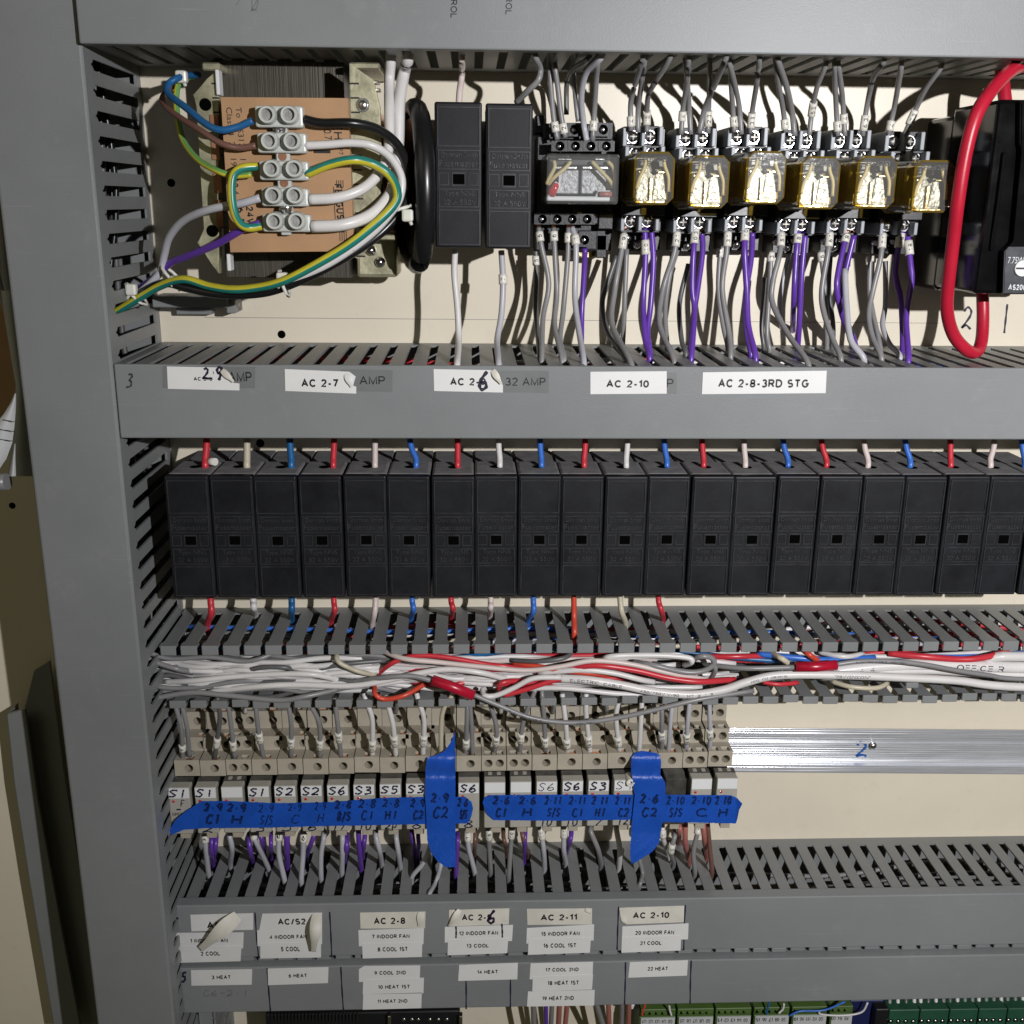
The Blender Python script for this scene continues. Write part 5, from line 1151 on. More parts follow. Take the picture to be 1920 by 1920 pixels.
HM = 67.0
mx0 = at(315, 1490, HM)[0]; MP = (at(1344, 1475, HM)[0]-mx0)/21; mw = at(714, 1480, HM)[0]-at(674, 1480, HM)[0]
mzt, mtag, mzb = zz(694,1471,HM), zz(694,1492,HM), zz(694,1557,HM)
tags = ['S1','S1','','S1','S2','S2','S6','S3','S5','S3','S4','S6','','','S6','S6','S3','S4','',None,'','']
nums = {1:'2',3:'3',4:'5',5:'6',6:'17',7:'10',8:'2p',9:'8',11:'8',14:'10',15:'10',16:'7',17:'12'}
def module(i, black=False):
    x0 = mx0+MP*i; dz = DZ*i
    nm = ('black see-through relay module without a tag' if black else 'pale relay module with blank white tag' if not tags[i] else 'pale relay module tagged %s by hand' % tags[i])
    where = {0:'left end of the row',10:'behind the first upright blue tape',18:'behind the second upright blue tape',21:'right end of the row'}.get(i, 'below the terminal with %s' % sl[i])
    t = thing('relay_module', (x0+mw/2, 0, mzb+dz), nm+', '+where, 'relay module', 'relay modules in the lower row')
    mb = MB(); mb.box(x0, x0+mw, 53.5, HM, mzb+dz, mzt+dz, .5)
    b = obj('module_body', mb, G['smoke' if black else 'module'], t)
    mb = MB(); mb.box(x0-.1, x0+mw+.1, 53.3, 59.5, mzt+dz-6, mzt+dz+.35, .3); obj('clip', mb, G['smoke'], t)
    if kinds.get(i) == 2:
        mb = MB()
        for u in (.2, .62): mb.box(x0+u*mw, x0+u*mw+2.6, 54.5, 58, mzt+dz+.3, mzt+dz+.7)
        obj('clip_window', mb, G['module'], t)
    mb = MB(); mb.box(x0+mw*.36, x0+mw*.82, 40, HM-3, mzb+dz-5.4, mzb+dz-.05, .3)
    for k in range(5): mb.box(x0+mw*.36, x0+mw*.82, HM-3, HM-2.6, mzb+dz-5.0+k*1.0, mzb+dz-4.5+k*1.0)
    obj('release_tab', mb, G['beige'], t)
    if not black:
        mb = MB(); mb.box(x0+.3, x0+mw-.3, HM+.01, HM+.35, mtag+dz+.6, mzt+dz-.3, .1); tg = obj('label_tag', mb, G['tagw'], t)
        a = proj((x0+.8, HM+.5, mzt+dz-1.2)); c = proj((x0+mw-1, HM+.5, mtag+dz+1.6))
        if tags[i]:
            mb = MB(); hand_px(mb, tags[i], a[0], a[1], c[0], c[1], HM+.5, 1.5 if i in (14, 17) else 3.0, .15); obj('handwriting', mb, G['pen'], tg)
        mb = MB(); mb.dome(x0+mw*.22, mtag+dz-1.8, HM-.2, 1.1, .7, 10, 3); obj('indicator_lamp', mb, G['led'], b)
        if i in nums:
            a = proj((x0+3, HM+.3, mzb+dz+6.5)); c = proj((x0+mw-2.5, HM+.3, mzb+dz+.8))
            mb = MB(); hand_px(mb, nums[i], a[0], a[1], c[0], c[1], HM+.25, 2.2, .2); obj('handwriting', mb, G['pen'], b)
        if i == 0:
            mb = MB(); a = proj((x0+mw*.55, HM+.3, mtag+dz-1)); hand_px(mb, 'F', a[0], a[1], a[0]+9, a[1]+11, HM+.25, 1.6); q0 = at(335, 1518, HM+.2); mb.box(q0[0]-1.4, q0[0]+1.4, HM, HM+.25, q0[2]-.5, q0[2]+.5)
            text_px(mb, 'OPER', 323, 1524, 342, 1530, HM+.25, .01); obj('handwriting', mb, G['pen'], b)
for i in range(22): module(i, tags[i] is None)
q = at(1181, 1463, 66); mb = MB(); mb.lathe(q[0], q[2], [(60, 2.7), (69.5, 2.8), (69.7, 1.4), (62, 1.2)], 14)
tag(obj('marker_sleeve', mb, G['sleeve']), 'loose white marker sleeve lying end on beside the second upright blue tape', 'marker sleeve')

# ------------------------------------------------------------------ blue tapes
def xscan(poly, y):
    xs = []
    for (x0, y0), (x1, y1) in zip(poly, poly[1:]+poly[:1]):
        if (y0-y)*(y1-y) < 0 or (y0 == y and y1 != y): xs.append(x0+(x1-x0)*(y-y0)/(y1-y0))
    return (min(xs), max(xs)) if len(xs) >= 2 else None
WR = lambda px, py: .35*math.sin(px*.11+py*.07)*math.sin(px*.031)+.16*math.sin(px*.31+py*.22)*math.sin(py*.09-px*.04+1.3)+.10*math.sin(px*.6-py*.5)*math.sin(px*.05+py*.11)
def tape(poly, hf, label, horiz, writing, step=3):
    mb = MB(); rowsv = []; random.seed(len(label))
    if horiz: poly2 = [(y, x) for x, y in poly]
    else: poly2 = poly
    lo = min(p[1] for p in poly2); hi = max(p[1] for p in poly2); n = int((hi-lo)/step)
    for k in range(n+1):
        t = lo+.05+(hi-lo-.1)*k/n; r = xscan(poly2, t)
        if r: rowsv.append((t, r[0]+random.uniform(-.35, .35), r[1]+random.uniform(-.35, .35)))
    vs = []; m = 16
    for t, a, b in rowsv:
        for j in range(m+1):
            s = a+(b-a)*j/m; px, py = (t, s) if horiz else (s, t)
            vs.append(at(px, py, hf(px, py)+WR(px, py)+.25))
    fs = [[i*(m+1)+j, i*(m+1)+j+1, (i+1)*(m+1)+j+1, (i+1)*(m+1)+j] for i in range(len(rowsv)-1) for j in range(m)]
    mb.add(vs, fs, 0, True); o = obj('tape_strip', mb, G['tape']); tag(o, label, 'tape', 'blue masking tape strips')
    t = MB()
    for s, x0, y0, x1, y1, wd in writing: hand_px(t, s, x0, y0, x1, y1, 0, wd, .15, lambda px, py: hf(px, py)+WR(px, py)+.42)
    obj('handwriting', t, G['tapeink'], o); return o
hA = lambda px, py: HM+1.0+max(0, 372-px)*.06
WA = []
for a, b, x0, x1, y0, wd in (('2.9','C1',382,418,1507,4.6),('2.9','H',426,462,1508,4.2),('2.9','S/S',484,514,1509,2.0),('2.9','C',540,566,1507,2.0),('2.9','H',590,612,1505,2.0),('2.8','8/S',628,660,1502,3.8),('2.8','C1',672,706,1500,3.2),('2.8','H1',717,750,1499,3.2),('2.9','C2',770,797,1499,3.6),('2.6','S/S',858,878,1498,3.6)):
    WA += [(a, x0, y0, x1, y0+14, wd), (b, x0+4, y0+21, x1-2, y0+37, wd)]
tape([(320,1566),(318,1556),(330,1536),(350,1520),(378,1502),(430,1502),(520,1506),(620,1504),(720,1496),(800,1494),(872,1494),(885,1504),(887,1516),(883,1534),(877,1544),(800,1545),(720,1547),(600,1549),(500,1552),(380,1553),(345,1556)], hA, 'long blue tape across the left relay modules with a twisted left end', True, WA)
WC = []
for a, b, x0, x1, wd in (('2.6','C1',924,957,4.0),('2.6','H',973,1006,4.0),('2.11','S/S',1021,1055,3.0),('2.11','C1',1067,1101,3.2),('2.11','H1',1110,1142,3.4),('2.11','C2',1154,1184,3.2),('2.10','S/S',1250,1284,3.0),('2.10','C',1297,1334,3.2),('2.10','H',1341,1372,3.4)):
    WC += [(a, x0, 1494, x1, 1508, wd), (b, x0+5, 1516, x1-4, 1531, wd)]
tape([(905,1505),(908,1496),(917,1491),(1000,1490),(1185,1490),(1370,1491),(1382,1496),(1392,1507),(1384,1522),(1382,1544),(1240,1541),(1190,1537),(1050,1539),(926,1538),(912,1526)], lambda px, py: HM+.9+(max(0, px-1380)/12)*3, 'long blue tape across the right relay modules with a curled right end', True, WC)
def hB(px, py):
    if py < 1416: return 54.5
    if py < 1462: t = (py-1416)/46; return 54.5+(HM+2.6-54.5)*t*t*(3-2*t)
    return HM+2.6+(max(0, py-1560)/60)*3
tape([(853,1372),(854,1440),(854,1500),(854,1626),(835,1626),(820,1614),(808,1598),(801,1575),(797,1490),(798,1440),(801,1419),(816,1417),(834,1408),(845,1392)], hB, 'first upright blue tape, with a pointed top corner, crossing the left strip', False, [('2.9',808,1489,842,1504,4.2),('C2',812,1514,842,1533,3.8)], 4)
tape([(1184,1420),(1190,1411),(1206,1408),(1226,1409),(1237,1416),(1240,1430),(1238,1452),(1247,1466),(1248,1476),(1248,1532),(1241,1546),(1236,1580),(1222,1598),(1206,1608),(1192,1617),(1185,1620),(1181,1604),(1184,1550),(1190,1492),(1186,1460),(1183,1445)], hB, 'second upright blue tape, ending in a slanted tip, crossing the right strip', False, [('2.6',1200,1490,1236,1505,4.2),('C2',1203,1515,1234,1531,3.8)], 4)

# ------------------------------------------------------------------ wires into the terminal blocks from above
AG = 'wires dropping from the open duct to the terminal blocks'
def tb(col, pts, label, sleeve=None, r=1.55):
    P = []; n = len(pts)
    hs_ = [62, 54, 44, 40]
    P.append((pts[0][0]+(pts[0][0]-pts[1][0])*.4, pts[0][1]-16, 58))
    for i, (x, y) in enumerate(pts): P.append((x, y, [60, 58, 49][min(i, 2)]))
    wire(col, r, P, label, AG, ext=2, sleeve=sleeve)
for col, pts, s in (
 ('grey',[(331,1330),(340,1367),(343,1420)],('9',1402)), ('grey',[(343,1330),(351,1367),(355,1414)],None), ('dgrey',[(409,1320),(412,1350),(403,1418)],('17',1392)), ('grey',[(429,1330),(434,1367),(440,1418)],('16',1398)),
 ('grey',[(480,1330),(484,1366),(494,1418)],('20',1383)), ('grey',[(541,1323),(546,1360),(546,1416)],('29',1393)), ('grey',[(585,1326),(599,1360),(600,1418)],('27',1396)), ('grey',[(629,1325),(634,1367),(639,1416)],('30',1382)),
 ('white',[(687,1316),(698,1350),(698,1414)],('38',1398)), ('white',[(727,1320),(737,1360),(742,1414)],('39',1389)), ('white',[(785,1316),(795,1350),(793,1412)],('42',1388)), ('cream',[(846,1306),(829,1340),(827,1412)],None),
 ('grey',[(876,1333),(875,1366),(873,1412)],('50',1395)), ('grey',[(881,1320),(884,1360),(886,1412)],None), ('grey',[(920,1323),(931,1366),(928,1407)],('58',1389)), ('grey',[(999,1305),(981,1354),(975,1407)],('57',1384)),
 ('grey',[(1017,1311),(1020,1348),(1023,1404)],('70',1391)), ('white',[(1056,1317),(1061,1360),(1064,1407)],('78',1394)), ('white',[(1099,1317),(1099,1341),(1106,1407)],('82',1389)), ('white',[(1159,1317),(1155,1348),(1161,1404)],('79',1390)),
 ('white',[(1203,1320),(1201,1360),(1198,1412)],None), ('grey',[(1241,1338),(1241,1366),(1241,1401)],('60',1380)), ('lgrey',[(1259,1332),(1256,1366),(1253,1407)],None), ('lgrey',[(1292,1323),(1289,1360),(1287,1401)],('68',1384)), ('lgrey',[(1330,1323),(1331,1360),(1331,1401)],('67',1376))):
    lb = '%s wire with sleeve %s dropping into its beige terminal block' % (CN[col], s[0]) if s else {355:'grey wire without a sleeve next to sleeve 9',827:'cream wire without a sleeve going behind the first upright tape',886:'grey wire without a sleeve next to sleeve 50',1198:'white wire without a sleeve going behind the second upright tape',1253:'pale grey wire without a sleeve next to sleeve 60'}[pts[-1][0]]
    tb(col, pts, lb, s, 1.75 if col == 'white' else 1.6)
rr = random.Random(3)
for i in range(11):
    x = 352+i*97+rr.randint(-12, 12); c = rr.choice(['dgrey', 'grey', 'dgrey', 'white'])
    wire(c, 1.5, [(x-6, 1296, 40), (x, 1318, 38), (x+rr.randint(-6, 6), 1336, 29)], 'short %s wire reaching the rear tier above the terminal with %s' % (CN[c], ['sleeve 9','sleeve 16','sleeve 29','sleeve 30','sleeve 39','the cream wire','sleeve 58','sleeve 70','sleeve 82','the plain white wire','sleeve 68'][i]), 'short %s wires to the rear tier' % CN[c])

# wires below the relay modules, dropping into the lower duct
LG = 'wires below the relay modules'
def lo_(col, pts, label, sleeve=None, r=1.75, h=44):
    P = [(pts[0][0], pts[0][1]-14, h-8)]
    for x, y in pts[:-1]: P.append((x, y, h))
    P.append((pts[-1][0], pts[-1][1], 'Z', T4T)); wire(col, r, P, label, LG, ext=14, sleeve=sleeve)
for k, (col, pts, s, r) in enumerate((
 ('lgrey',[(384,1562),(386,1592),(391,1636)],('3',1572),1.9),('lgrey',[(430,1565),(435,1592),(432,1621)],None,1.9),('lgrey',[(475,1567),(484,1587),(503,1627)],('5',1567),1.8),('lgrey',[(523,1569),(523,1602),(533,1648)],('6',1568),1.9),('lgrey',[(569,1569),(568,1602),(565,1650)],('6',1571),1.9),('lgrey',[(607,1571),(602,1602),(602,1644)],None,1.8),
 ('purple',[(397,1575),(397,1600),(399,1618)],None,1.7),('purple',[(405,1575),(403,1595),(401,1610)],None,1.7),('purple',[(467,1577),(470,1600),(474,1613)],None,1.8),('purple',[(488,1562),(492,1580),(496,1604)],None,1.8),('purple',[(508,1573),(508,1590),(509,1608)],None,1.5),('purple',[(538,1560),(538,1592),(539,1624)],None,2.1),('purple',[(590,1562),(582,1585),(574,1610)],None,1.7),
 ('lgrey',[(642,1571),(642,1600),(641,1635)],None,1.9),('purple',[(650,1578),(649,1595),(646,1614)],None,2.0),('purple',[(672,1554),(674,1592),(677,1627)],None,1.9),('purple',[(684,1569),(682,1586),(680,1606)],None,1.7),('lgrey',[(705,1569),(712,1596),(716,1621)],None,1.8),('lgrey',[(743,1571),(747,1598),(751,1627)],None,1.8),('purple',[(772,1560),(775,1580),(778,1604)],None,1.7),('purple',[(784,1568),(785,1586),(783,1607)],None,1.5),
 ('lgrey',[(806,1588),(793,1619),(773,1644)],None,1.7),('lgrey',[(827,1620),(818,1652),(805,1678)],None,1.6),('purple',[(858,1575),(857,1600),(855,1640)],None,1.6),('lgrey',[(877,1567),(879,1592),(890,1635)],('15',1566),1.8),('brown',[(891,1567),(890,1585),(890,1606)],None,1.5),('grey',[(917,1546),(917,1581),(920,1633)],('16',1565),1.75),('grey',[(960,1546),(958,1581),(954,1642)],('10',1562),1.75),('brown',[(944,1569),(947,1582),(950,1598)],None,1.5),('brown',[(979,1560),(983,1580),(990,1604)],None,1.7),('purple',[(985,1565),(984,1585),(983,1610)],None,1.5),
 ('lgrey',[(1014,1552),(1019,1592),(1021,1625)],('11',1563),1.8),('lgrey',[(1058,1548),(1057,1592),(1061,1619)],('11',1560),1.8),('purple',[(1071,1565),(1068,1580),(1062,1600)],None,1.7),('grey',[(1108,1560),(1121,1592),(1127,1621)],None,1.8),('white',[(1156,1556),(1162,1592),(1161,1623)],None,1.9),('grey',[(1198,1608),(1205,1637),(1200,1658)],None,1.5),
 ('white',[(1242,1550),(1244,1575),(1253,1602)],('1',1563),1.8),('grey',[(1265,1569),(1258,1596),(1263,1619)],('15',1552),1.75),('rosy',[(1275,1546),(1274,1562),(1273,1582)],None,1.8),('rosy',[(1285,1544),(1285,1580),(1292,1612)],None,2.0),('grey',[(1308,1560),(1300,1598),(1303,1635)],('1',1556),1.8),('rosy',[(1319,1546),(1321,1575),(1325,1604)],None,1.9),('brown',[(1327,1546),(1331,1592),(1335,1635)],None,1.7))):
    i = max(0, min(21, int((pts[0][0]-315)/49)))
    side = ['left', 'middle', 'right'][min(2, int(((pts[0][0]-315) % 49)/16.4))]
    nm = {0:'first module tagged S1',1:'second module tagged S1',2:'blank tagged module after two S1 modules',3:'third module tagged S1',4:'first module tagged S2',5:'second module tagged S2',6:'first module tagged S6',7:'first module tagged S3',8:'module tagged S5',9:'module left of the first upright tape',10:'first upright tape',11:'S6 module beside the first upright tape',12:'first blank module of the middle pair',13:'second blank module of the middle pair',14:'thin written S6 module',15:'bold written S6 module',16:'S3 module in the right half',17:'module tagged S4',18:'second upright tape',19:'black untagged module',20:'first blank module at the right end',21:'last blank module at the right end'}[i]
    lo_(col, pts, '%s wire%s under the %s, %s side' % (CN[col], ' with sleeve' if s else '', nm, 'far right' if pts[0][0] == 405 else side), s, r)

# ------------------------------------------------------------------ cable bundle lying in the open duct
BGp = 'loose wires heaped in the open duct'
def bw(col, r, pts, label, h=66, cat='wire', print_=None, group=BGp, n=8, name='wire'):
    P = [(p[0], p[1], p[2] if len(p) > 2 else h) for p in pts]
    if P[-1][0] >= 1925: P.append((2350, P[-1][1]+3, P[-1][2]-4))
    return wire(col, r, P, label, group, cat=cat, print_=print_, n=n, name=name)
rr = random.Random(11)
for i in range(17):   # the mass of white wires underneath
    y0 = 1232+i*3.5; P = []; hh = 44+rr.random()*14
    xe = 1180+rr.randint(-120, 260)
    for k in range(9):
        x = 268+(xe-268)*k/8; P.append((x, max(1231, min(1294, y0+rr.uniform(-9, 9)+(4 if k == 0 else 0))), hh+rr.uniform(-3, 3)))
    c = 'pink' if i % 5 == 3 else 'white'; bw(c, 1.75, P, '%s wire buried in the heap of wires in the open duct' % CN[c], group='%s wires buried in the heap' % CN[c])
for i in range(11):
    y0 = 1226+i*8.2; P = []; hh = 50+rr.random()*10
    xe = rr.choice([480, 560, 640, 760, 900])
    for k in range(7):
        x = 266+(xe-266)*k/6; P.append((x, max(1226, min(1312, y0+rr.uniform(-9, 9)-(y0-1268)*.25*(k/6))), hh+rr.uniform(-2, 3)-(10 if k == 6 else 0)))
    c = rr.choice(['grey', 'dgrey', 'grey', 'dgrey'])
    bw(c, 1.6, P, '%s wire fanning out of the left end of the heap in the open duct' % CN[c], group='%s wires fanning from the left of the heap' % CN[c])
for i in range(6):
    P = []; x0 = rr.randint(560, 900); xe = x0+rr.randint(220, 420); y0 = rr.uniform(1240, 1290)
    for k in range(6): P.append((x0+(xe-x0)*k/5, y0+rr.uniform(-8, 8), 60+rr.uniform(-4, 3)-(8 if k in (0, 5) else 0)))
    c = 'red' if i % 2 else 'white'
    bw(c, 1.7, P, '%s wire weaving through the middle of the heap in the open duct' % CN[c], group='%s wires weaving through the heap' % CN[c])
for i in range(9):
    x0 = rr.randint(285, 420); xe = x0+rr.randint(240, 420); y0 = 1240+i*5.2; P = []
    for k in range(7): P.append((x0+(xe-x0)*k/6, y0+rr.uniform(-6, 6), 60+rr.uniform(-2, 2.5)-(9 if k in (0, 6) else 0)))
    bw('white', 1.8, P, 'white wire lying on top of the left half of the heap in the open duct', group='white wires on top of the heap')
bw('white',3.2,[(1540,1268,54),(1640,1259),(1740,1256),(1800,1259),(1940,1266)],'white sheathed cable packed between the printed cable and the lettered cable',60,'cable')
bw('grey',1.6,[(268,1219),(318,1235),(392,1232),(453,1240),(487,1235),(524,1219,56)],'grey wire on top of the heap at upper left, rising into the duct fingers',63)
bw('grey',1.7,[(266,1230),(301,1245),(335,1255),(360,1261,56)],'short grey wire end lying on top of the heap at far left',66)
bw('white',1.9,[(308,1279,58),(368,1276),(436,1269),(521,1264),(589,1265),(646,1278,56)],'white wire arching over the left of the heap',67)
bw('grey',1.7,[(266,1270),(301,1288),(368,1289),(453,1277),(530,1278,56)],'grey wire sagging along the lower left of the heap',62)
bw('white',2.0,[(389,1297,58),(487,1287),(555,1284),(656,1286),(724,1276),(792,1261),(842,1255),(905,1262),(965,1278,58)],'long white wire rising over the middle of the heap',68)
bw('grey',1.8,[(266,1314),(352,1299),(419,1303),(521,1313),(572,1306),(640,1291,58)],'grey wire along the bottom edge of the heap at left',68)
bw('dgrey',1.7,[(435,1267,56),(487,1252),(538,1252),(552,1262,56)],'short dark grey wire bowing over the white wires',64)
bw('dgrey',1.7,[(572,1260,56),(639,1246),(726,1238,58)],'dark grey wire running under the cream wire loop',64)
bw('cream',1.6,[(647,1212,54),(632,1226,62),(634,1240),(650,1250),(676,1260),(706,1266,58)],'cream wire hooking down from the duct fingers over the heap',68)
bw('pink',1.7,[(714,1219,58),(758,1235),(825,1242),(900,1250),(985,1257),(1050,1250),(1110,1239),(1180,1245),(1260,1263),(1335,1276,60)],'long off-white wire waving along the top of the heap to the right',70)
bw('red',1.7,[(708,1264,58),(731,1246),(758,1234),(792,1229),(842,1233),(910,1245),(951,1250),(1010,1258,58)],'red wire curving along the top of the heap beside the off-white wire',66)
bw('orange',1.7,[(702,1286,62),(704,1302),(722,1311),(758,1304),(796,1283,62)],'orange red wire loop hanging under the heap left of the red splice',71)
bw('grey',1.8,[(649,1280,56),(724,1270),(775,1268),(815,1278)],'grey wire running into the left end of the drooping red splice',70)
mb = MB(); mb.tube([at(810,1275,71), at(848,1288,72), at(888,1304,72)], 3.5, 14); tag(obj('splice', mb, G['crimp']), 'dark red heat shrink splice above the first upright tape', 'splice', 'red heat shrink splices')
bw('grey',1.65,[(884,1301),(936,1323,73),(996,1346,73),(1071,1355,73),(1147,1348,73),(1223,1332,73),(1313,1311,72),(1413,1295,66)],'long grey printed cable sagging in front of the terminal blocks',72,'cable',[(38,'ELECTRIC CABLE',1.6,0),(78,'450/750V',1.6,0)])
bw('white',2.75,[(1049,1272,66),(1102,1275),(1162,1284),(1223,1296),(1298,1302),(1358,1293),(1400,1279),(1461,1266),(1582,1266),(1703,1271),(1793,1276),(1930,1289)],'long white sheathed cable with blue printing across the right of the duct',69,'cable',[(24,'ELECTRIC  CABLE',2.3,0),(66,'450/750V V-90',2.1,0),(93,'HT  X  1  R',2.0,0),(139,'MM2  CU  (28/2010)',2.1,0),(194,'"PRVVENSION"',2.1,0)],n=12)
bw('white',4.0,[(1560,1259,60),(1642,1250),(1733,1246),(1793,1247),(1940,1252)],'thick white cable with purple lettering at the far right of the duct',60,'cable',[(22,'4  4',3.0,0),(98,'OFFICE R',4.0,0)],n=14)
bw('white',3.4,[(1832,1242,54),(1869,1232),(1940,1231)],'white cable at the top right corner of the open duct',60,'cable')
bw('white',1.8,[(905,1292,62),(908,1304),(930,1304),(965,1289),(1000,1272),(1052,1270)],'white core curling from the sheathed cable end',70)
bw('red',1.8,[(938,1303,58),(936,1286),(950,1278),(988,1276,60)],'red core turning back beside the drooping splice',67)
bw('red',1.8,[(944,1304),(985,1293),(1030,1278),(1052,1273)],'red core leaving the sheathed cable end',67.5)
bw('white',1.9,[(1128,1240,60),(1140,1232),(1180,1229),(1240,1229),(1289,1233),(1297,1241),(1283,1247,60)],'white wire loop on top of the heap beneath the duct fingers',68)
bw('grey',1.9,[(1294,1240,60),(1312,1231),(1333,1233),(1338,1245),(1318,1258),(1283,1260),(1223,1247),(1186,1241,60)],'thick grey wire loop at the right of the heap',70)
bw('grey',1.7,[(1337,1244),(1341,1257),(1331,1275,60)],'grey wire tail hanging from the grey loop',69)
bw('red',2.0,[(1046,1256,60),(1117,1248),(1192,1257),(1253,1271),(1313,1278),(1378,1274,60)],'red wire sweeping over the right part of the heap',69.5)
bw('white',1.9,[(1010,1262,60),(1090,1256),(1150,1262),(1200,1274),(1226,1279,60)],'white wire under the red sweep in the right of the heap',67)
bw('orange',1.9,[(960,1242,54),(1010,1250),(1100,1262),(1180,1266,56)],'orange red wire half hidden under the white loop',62)
bw('white',1.8,[(950,1293,58),(1050,1290),(1150,1300),(1252,1306,58)],'white wire along the bottom of the heap under the sheathed cable',62)
bw('dgrey',1.6,[(958,1238,56),(1010,1240),(1056,1234),(1074,1222,58)],'dark grey wire rising into the fingers near the middle',66)
bw('grey',1.7,[(1330,1247,60),(1400,1253),(1494,1251)],'grey cable running into the left end of the level red splice',70,'cable')
mb = MB(); mb.tube([at(1491,1250,71), at(1530,1250,71.5), at(1568,1247,71)], 3.4, 14); tag(obj('splice', mb, G['crimp']), 'level red heat shrink splice right of the terminal blocks', 'splice', 'red heat shrink splices')
bw('grey',1.65,[(1566,1246),(1612,1240),(1672,1240),(1733,1246),(1793,1257),(1854,1266),(1940,1274)],'grey printed cable leaving the level red splice to the right',72,'cable',[(30,'ELECTRIC CABLE  450/750V',1.5,0)])
bw('red',1.9,[(1310,1231,52),(1380,1231),(1445,1229,52)],'red wire just under the duct fingers right of the grey loop',58)
bw('blue',2.1,[(1420,1226,54),(1491,1233),(1551,1237),(1640,1233,54)],'blue wire below the duct fingers at the right',60)
bw('cream',1.9,[(1445,1224,54),(1466,1235),(1484,1248,60)],'short cream wire slanting into the duct fingers by the level splice',65)
bw('orange',1.9,[(1500,1214,56),(1518,1228),(1540,1244,60)],'short orange red wire slanting over the level splice',66)
bw('red',2.2,[(1665,1225,54),(1733,1231),(1793,1236),(1838,1234),(1890,1222,56)],'thick red wire curving below the duct fingers at far right',62)
bw('white',1.7,[(1535,1223,52),(1582,1231),(1618,1226,52)],'white wire under the blue wire at the right of the duct',62)
bw('cream',1.7,[(1560,1278,56),(1597,1288),(1642,1290),(1664,1281,56)],'cream wire sagging under the white sheathed cable',64)
bw('red',1.5,[(1430,1279,60),(1460,1283),(1496,1280,58)],'red wire end below the white sheathed cable',62)
bw('blue',1.5,[(1700,1228,48),(1780,1231),(1860,1229),(1935,1224)],'blue wire behind the thick red wire at far right',54)
mb = MB(); bpx(mb, 1699, 1281, 1723, 1291, 55, 68, .6); tag(obj('duct_clip', mb, G['duct']), 'small grey broken finger lying on the lower edge of the open duct', 'clip')

# ------------------------------------------------------------------ below the lowest duct
ct = thing('controller', at(680, 1925, 30), 'black controller with small screws along the bottom frame edge', 'controller')
mb = MB(); bpx(mb, 500, 1899, 862, 1990, 1, 40, .8); obj('case', mb, G['black'], ct)
mb = MB()
for k in range(26): x = 508+k*6.4; bpx(mb, x, 1902, x+3, 1916, 40, 42, .2)
obj('ribs', mb, G['socket'], ct)
mb = MB()
for x in (757, 772, 784, 806, 822, 838): q = at(x, 1917, 43); mb.dome(q[0], q[2], 40, 1.5, 1.0)
for x in (730, 864): bpx(mb, x-3, 1906, x+3, 1925, 40, 45, .4)
obj('screw', mb, G['steel'], ct)
for x, x2, c, r in ((1000,1001,'grey',2.0),(1023,1024,'purple',1.7),(1036,1032,'grey',1.8),(1050,1046,'rosy',2.0),(1065,1058,'rosy',1.9),(1112,1138,'grey',2.0),(1140,1143,'rosy',1.9),(1167,1165,'grey',1.7),(1180,1178,'rosy',1.9)):
    wire(c, r, [(x, 1862, 48), (x*.6+x2*.4, 1895, 44), (x2, 1945, 36)], {1000:'first grey wire right of the black controller',1023:'purple wire below the lowest duct',1036:'grey wire right of the purple wire below the lowest duct',1050:'dusty red wire nearest the purple wire, below the lowest duct',1065:'slanting dusty red wire second from the purple wire below the lowest duct',1112:'grey wire curving right below the 19 HEAT 2ND sticker',1140:'dusty red wire between two grey wires below the lowest duct',1167:'grey wire nearest the lime connectors below the lowest duct',1180:'dusty red wire nearest the lime connectors below the lowest duct'}[x], 'wires below the lowest duct')
ltx = [('U1','U2','U3','U4','G0'),('U5','U6','U7','U8','G0'),('I1','I2','I3','I4','G0'),('I5','I6','I7','I8','G0'),('I9','I10','I11','I12','G0'),('G0','R4','R5')]
for k, (a, b) in enumerate(((1197,1264),(1268,1335),(1339,1405),(1410,1476),(1481,1546),(1552,1594))):
    t = thing('connector', at((a+b)/2, 1915, 40), 'lime green connector with upside down label %s, below the lowest duct' % ('reading U1 to U4','reading U5 to U8','reading I1 to I4','reading I5 to I8','reading I9 to I12','next to the navy block')[k], 'connector', 'lime green connectors')
    dy = -k*1.2; n = 5 if k < 5 else 3
    mb = MB(); bpx(mb, a, 1893+dy, b, 1990, 4, 40, .4); bpx(mb, a, 1907+dy, b, 1990, 40, 43, .3); o = obj('housing', mb, G['lime'], t)
    mb = MB()
    for j in range(n):
        x = a+5+(b-a-8)*j/n; P = [at(px, py+dy, 40.3) for px, py in ((x,1905),(x+9,1905),(x+4,1897))]; mb.prism([(p[0], p[2]) for p in P], 39.5, 40.4)
    obj('wire_entry', mb, G['hole'], t)
    mb = MB(); bpx(mb, a+3, 1909+dy, b-1, 1990, 43, 43.6); lb_ = obj('label', mb, G['sheet'], t)
    mb = MB()
    for j, s in enumerate(ltx[k]):
        v, f, asp = textgeo(s, .01); x = a+7+(b-a-6)*j/n; p = at(x, 1919+dy, 43.8); q = at(x+8, 1912+dy, 43.8)
        mb.flat(v, f, lambda u, w_: (q[0]+(p[0]-q[0])*u, 43.8, q[2]+(p[2]-q[2])*w_))
    obj('lettering', mb, G['ink'], lb_)
mb = MB(); bpx(mb, 1183, 1884, 1247, 1892, 1, 30, .3); bpx(mb, 1250, 1882, 1316, 1890, 1, 30, .3); bpx(mb, 1318, 1881, 1388, 1888, 1, 30, .3); bpx(mb, 1390, 1879, 1590, 1886, 1, 30, .3); tag(obj('label_strip', mb, G['tagw']), 'white label strip behind the lime green connectors', 'label strip')
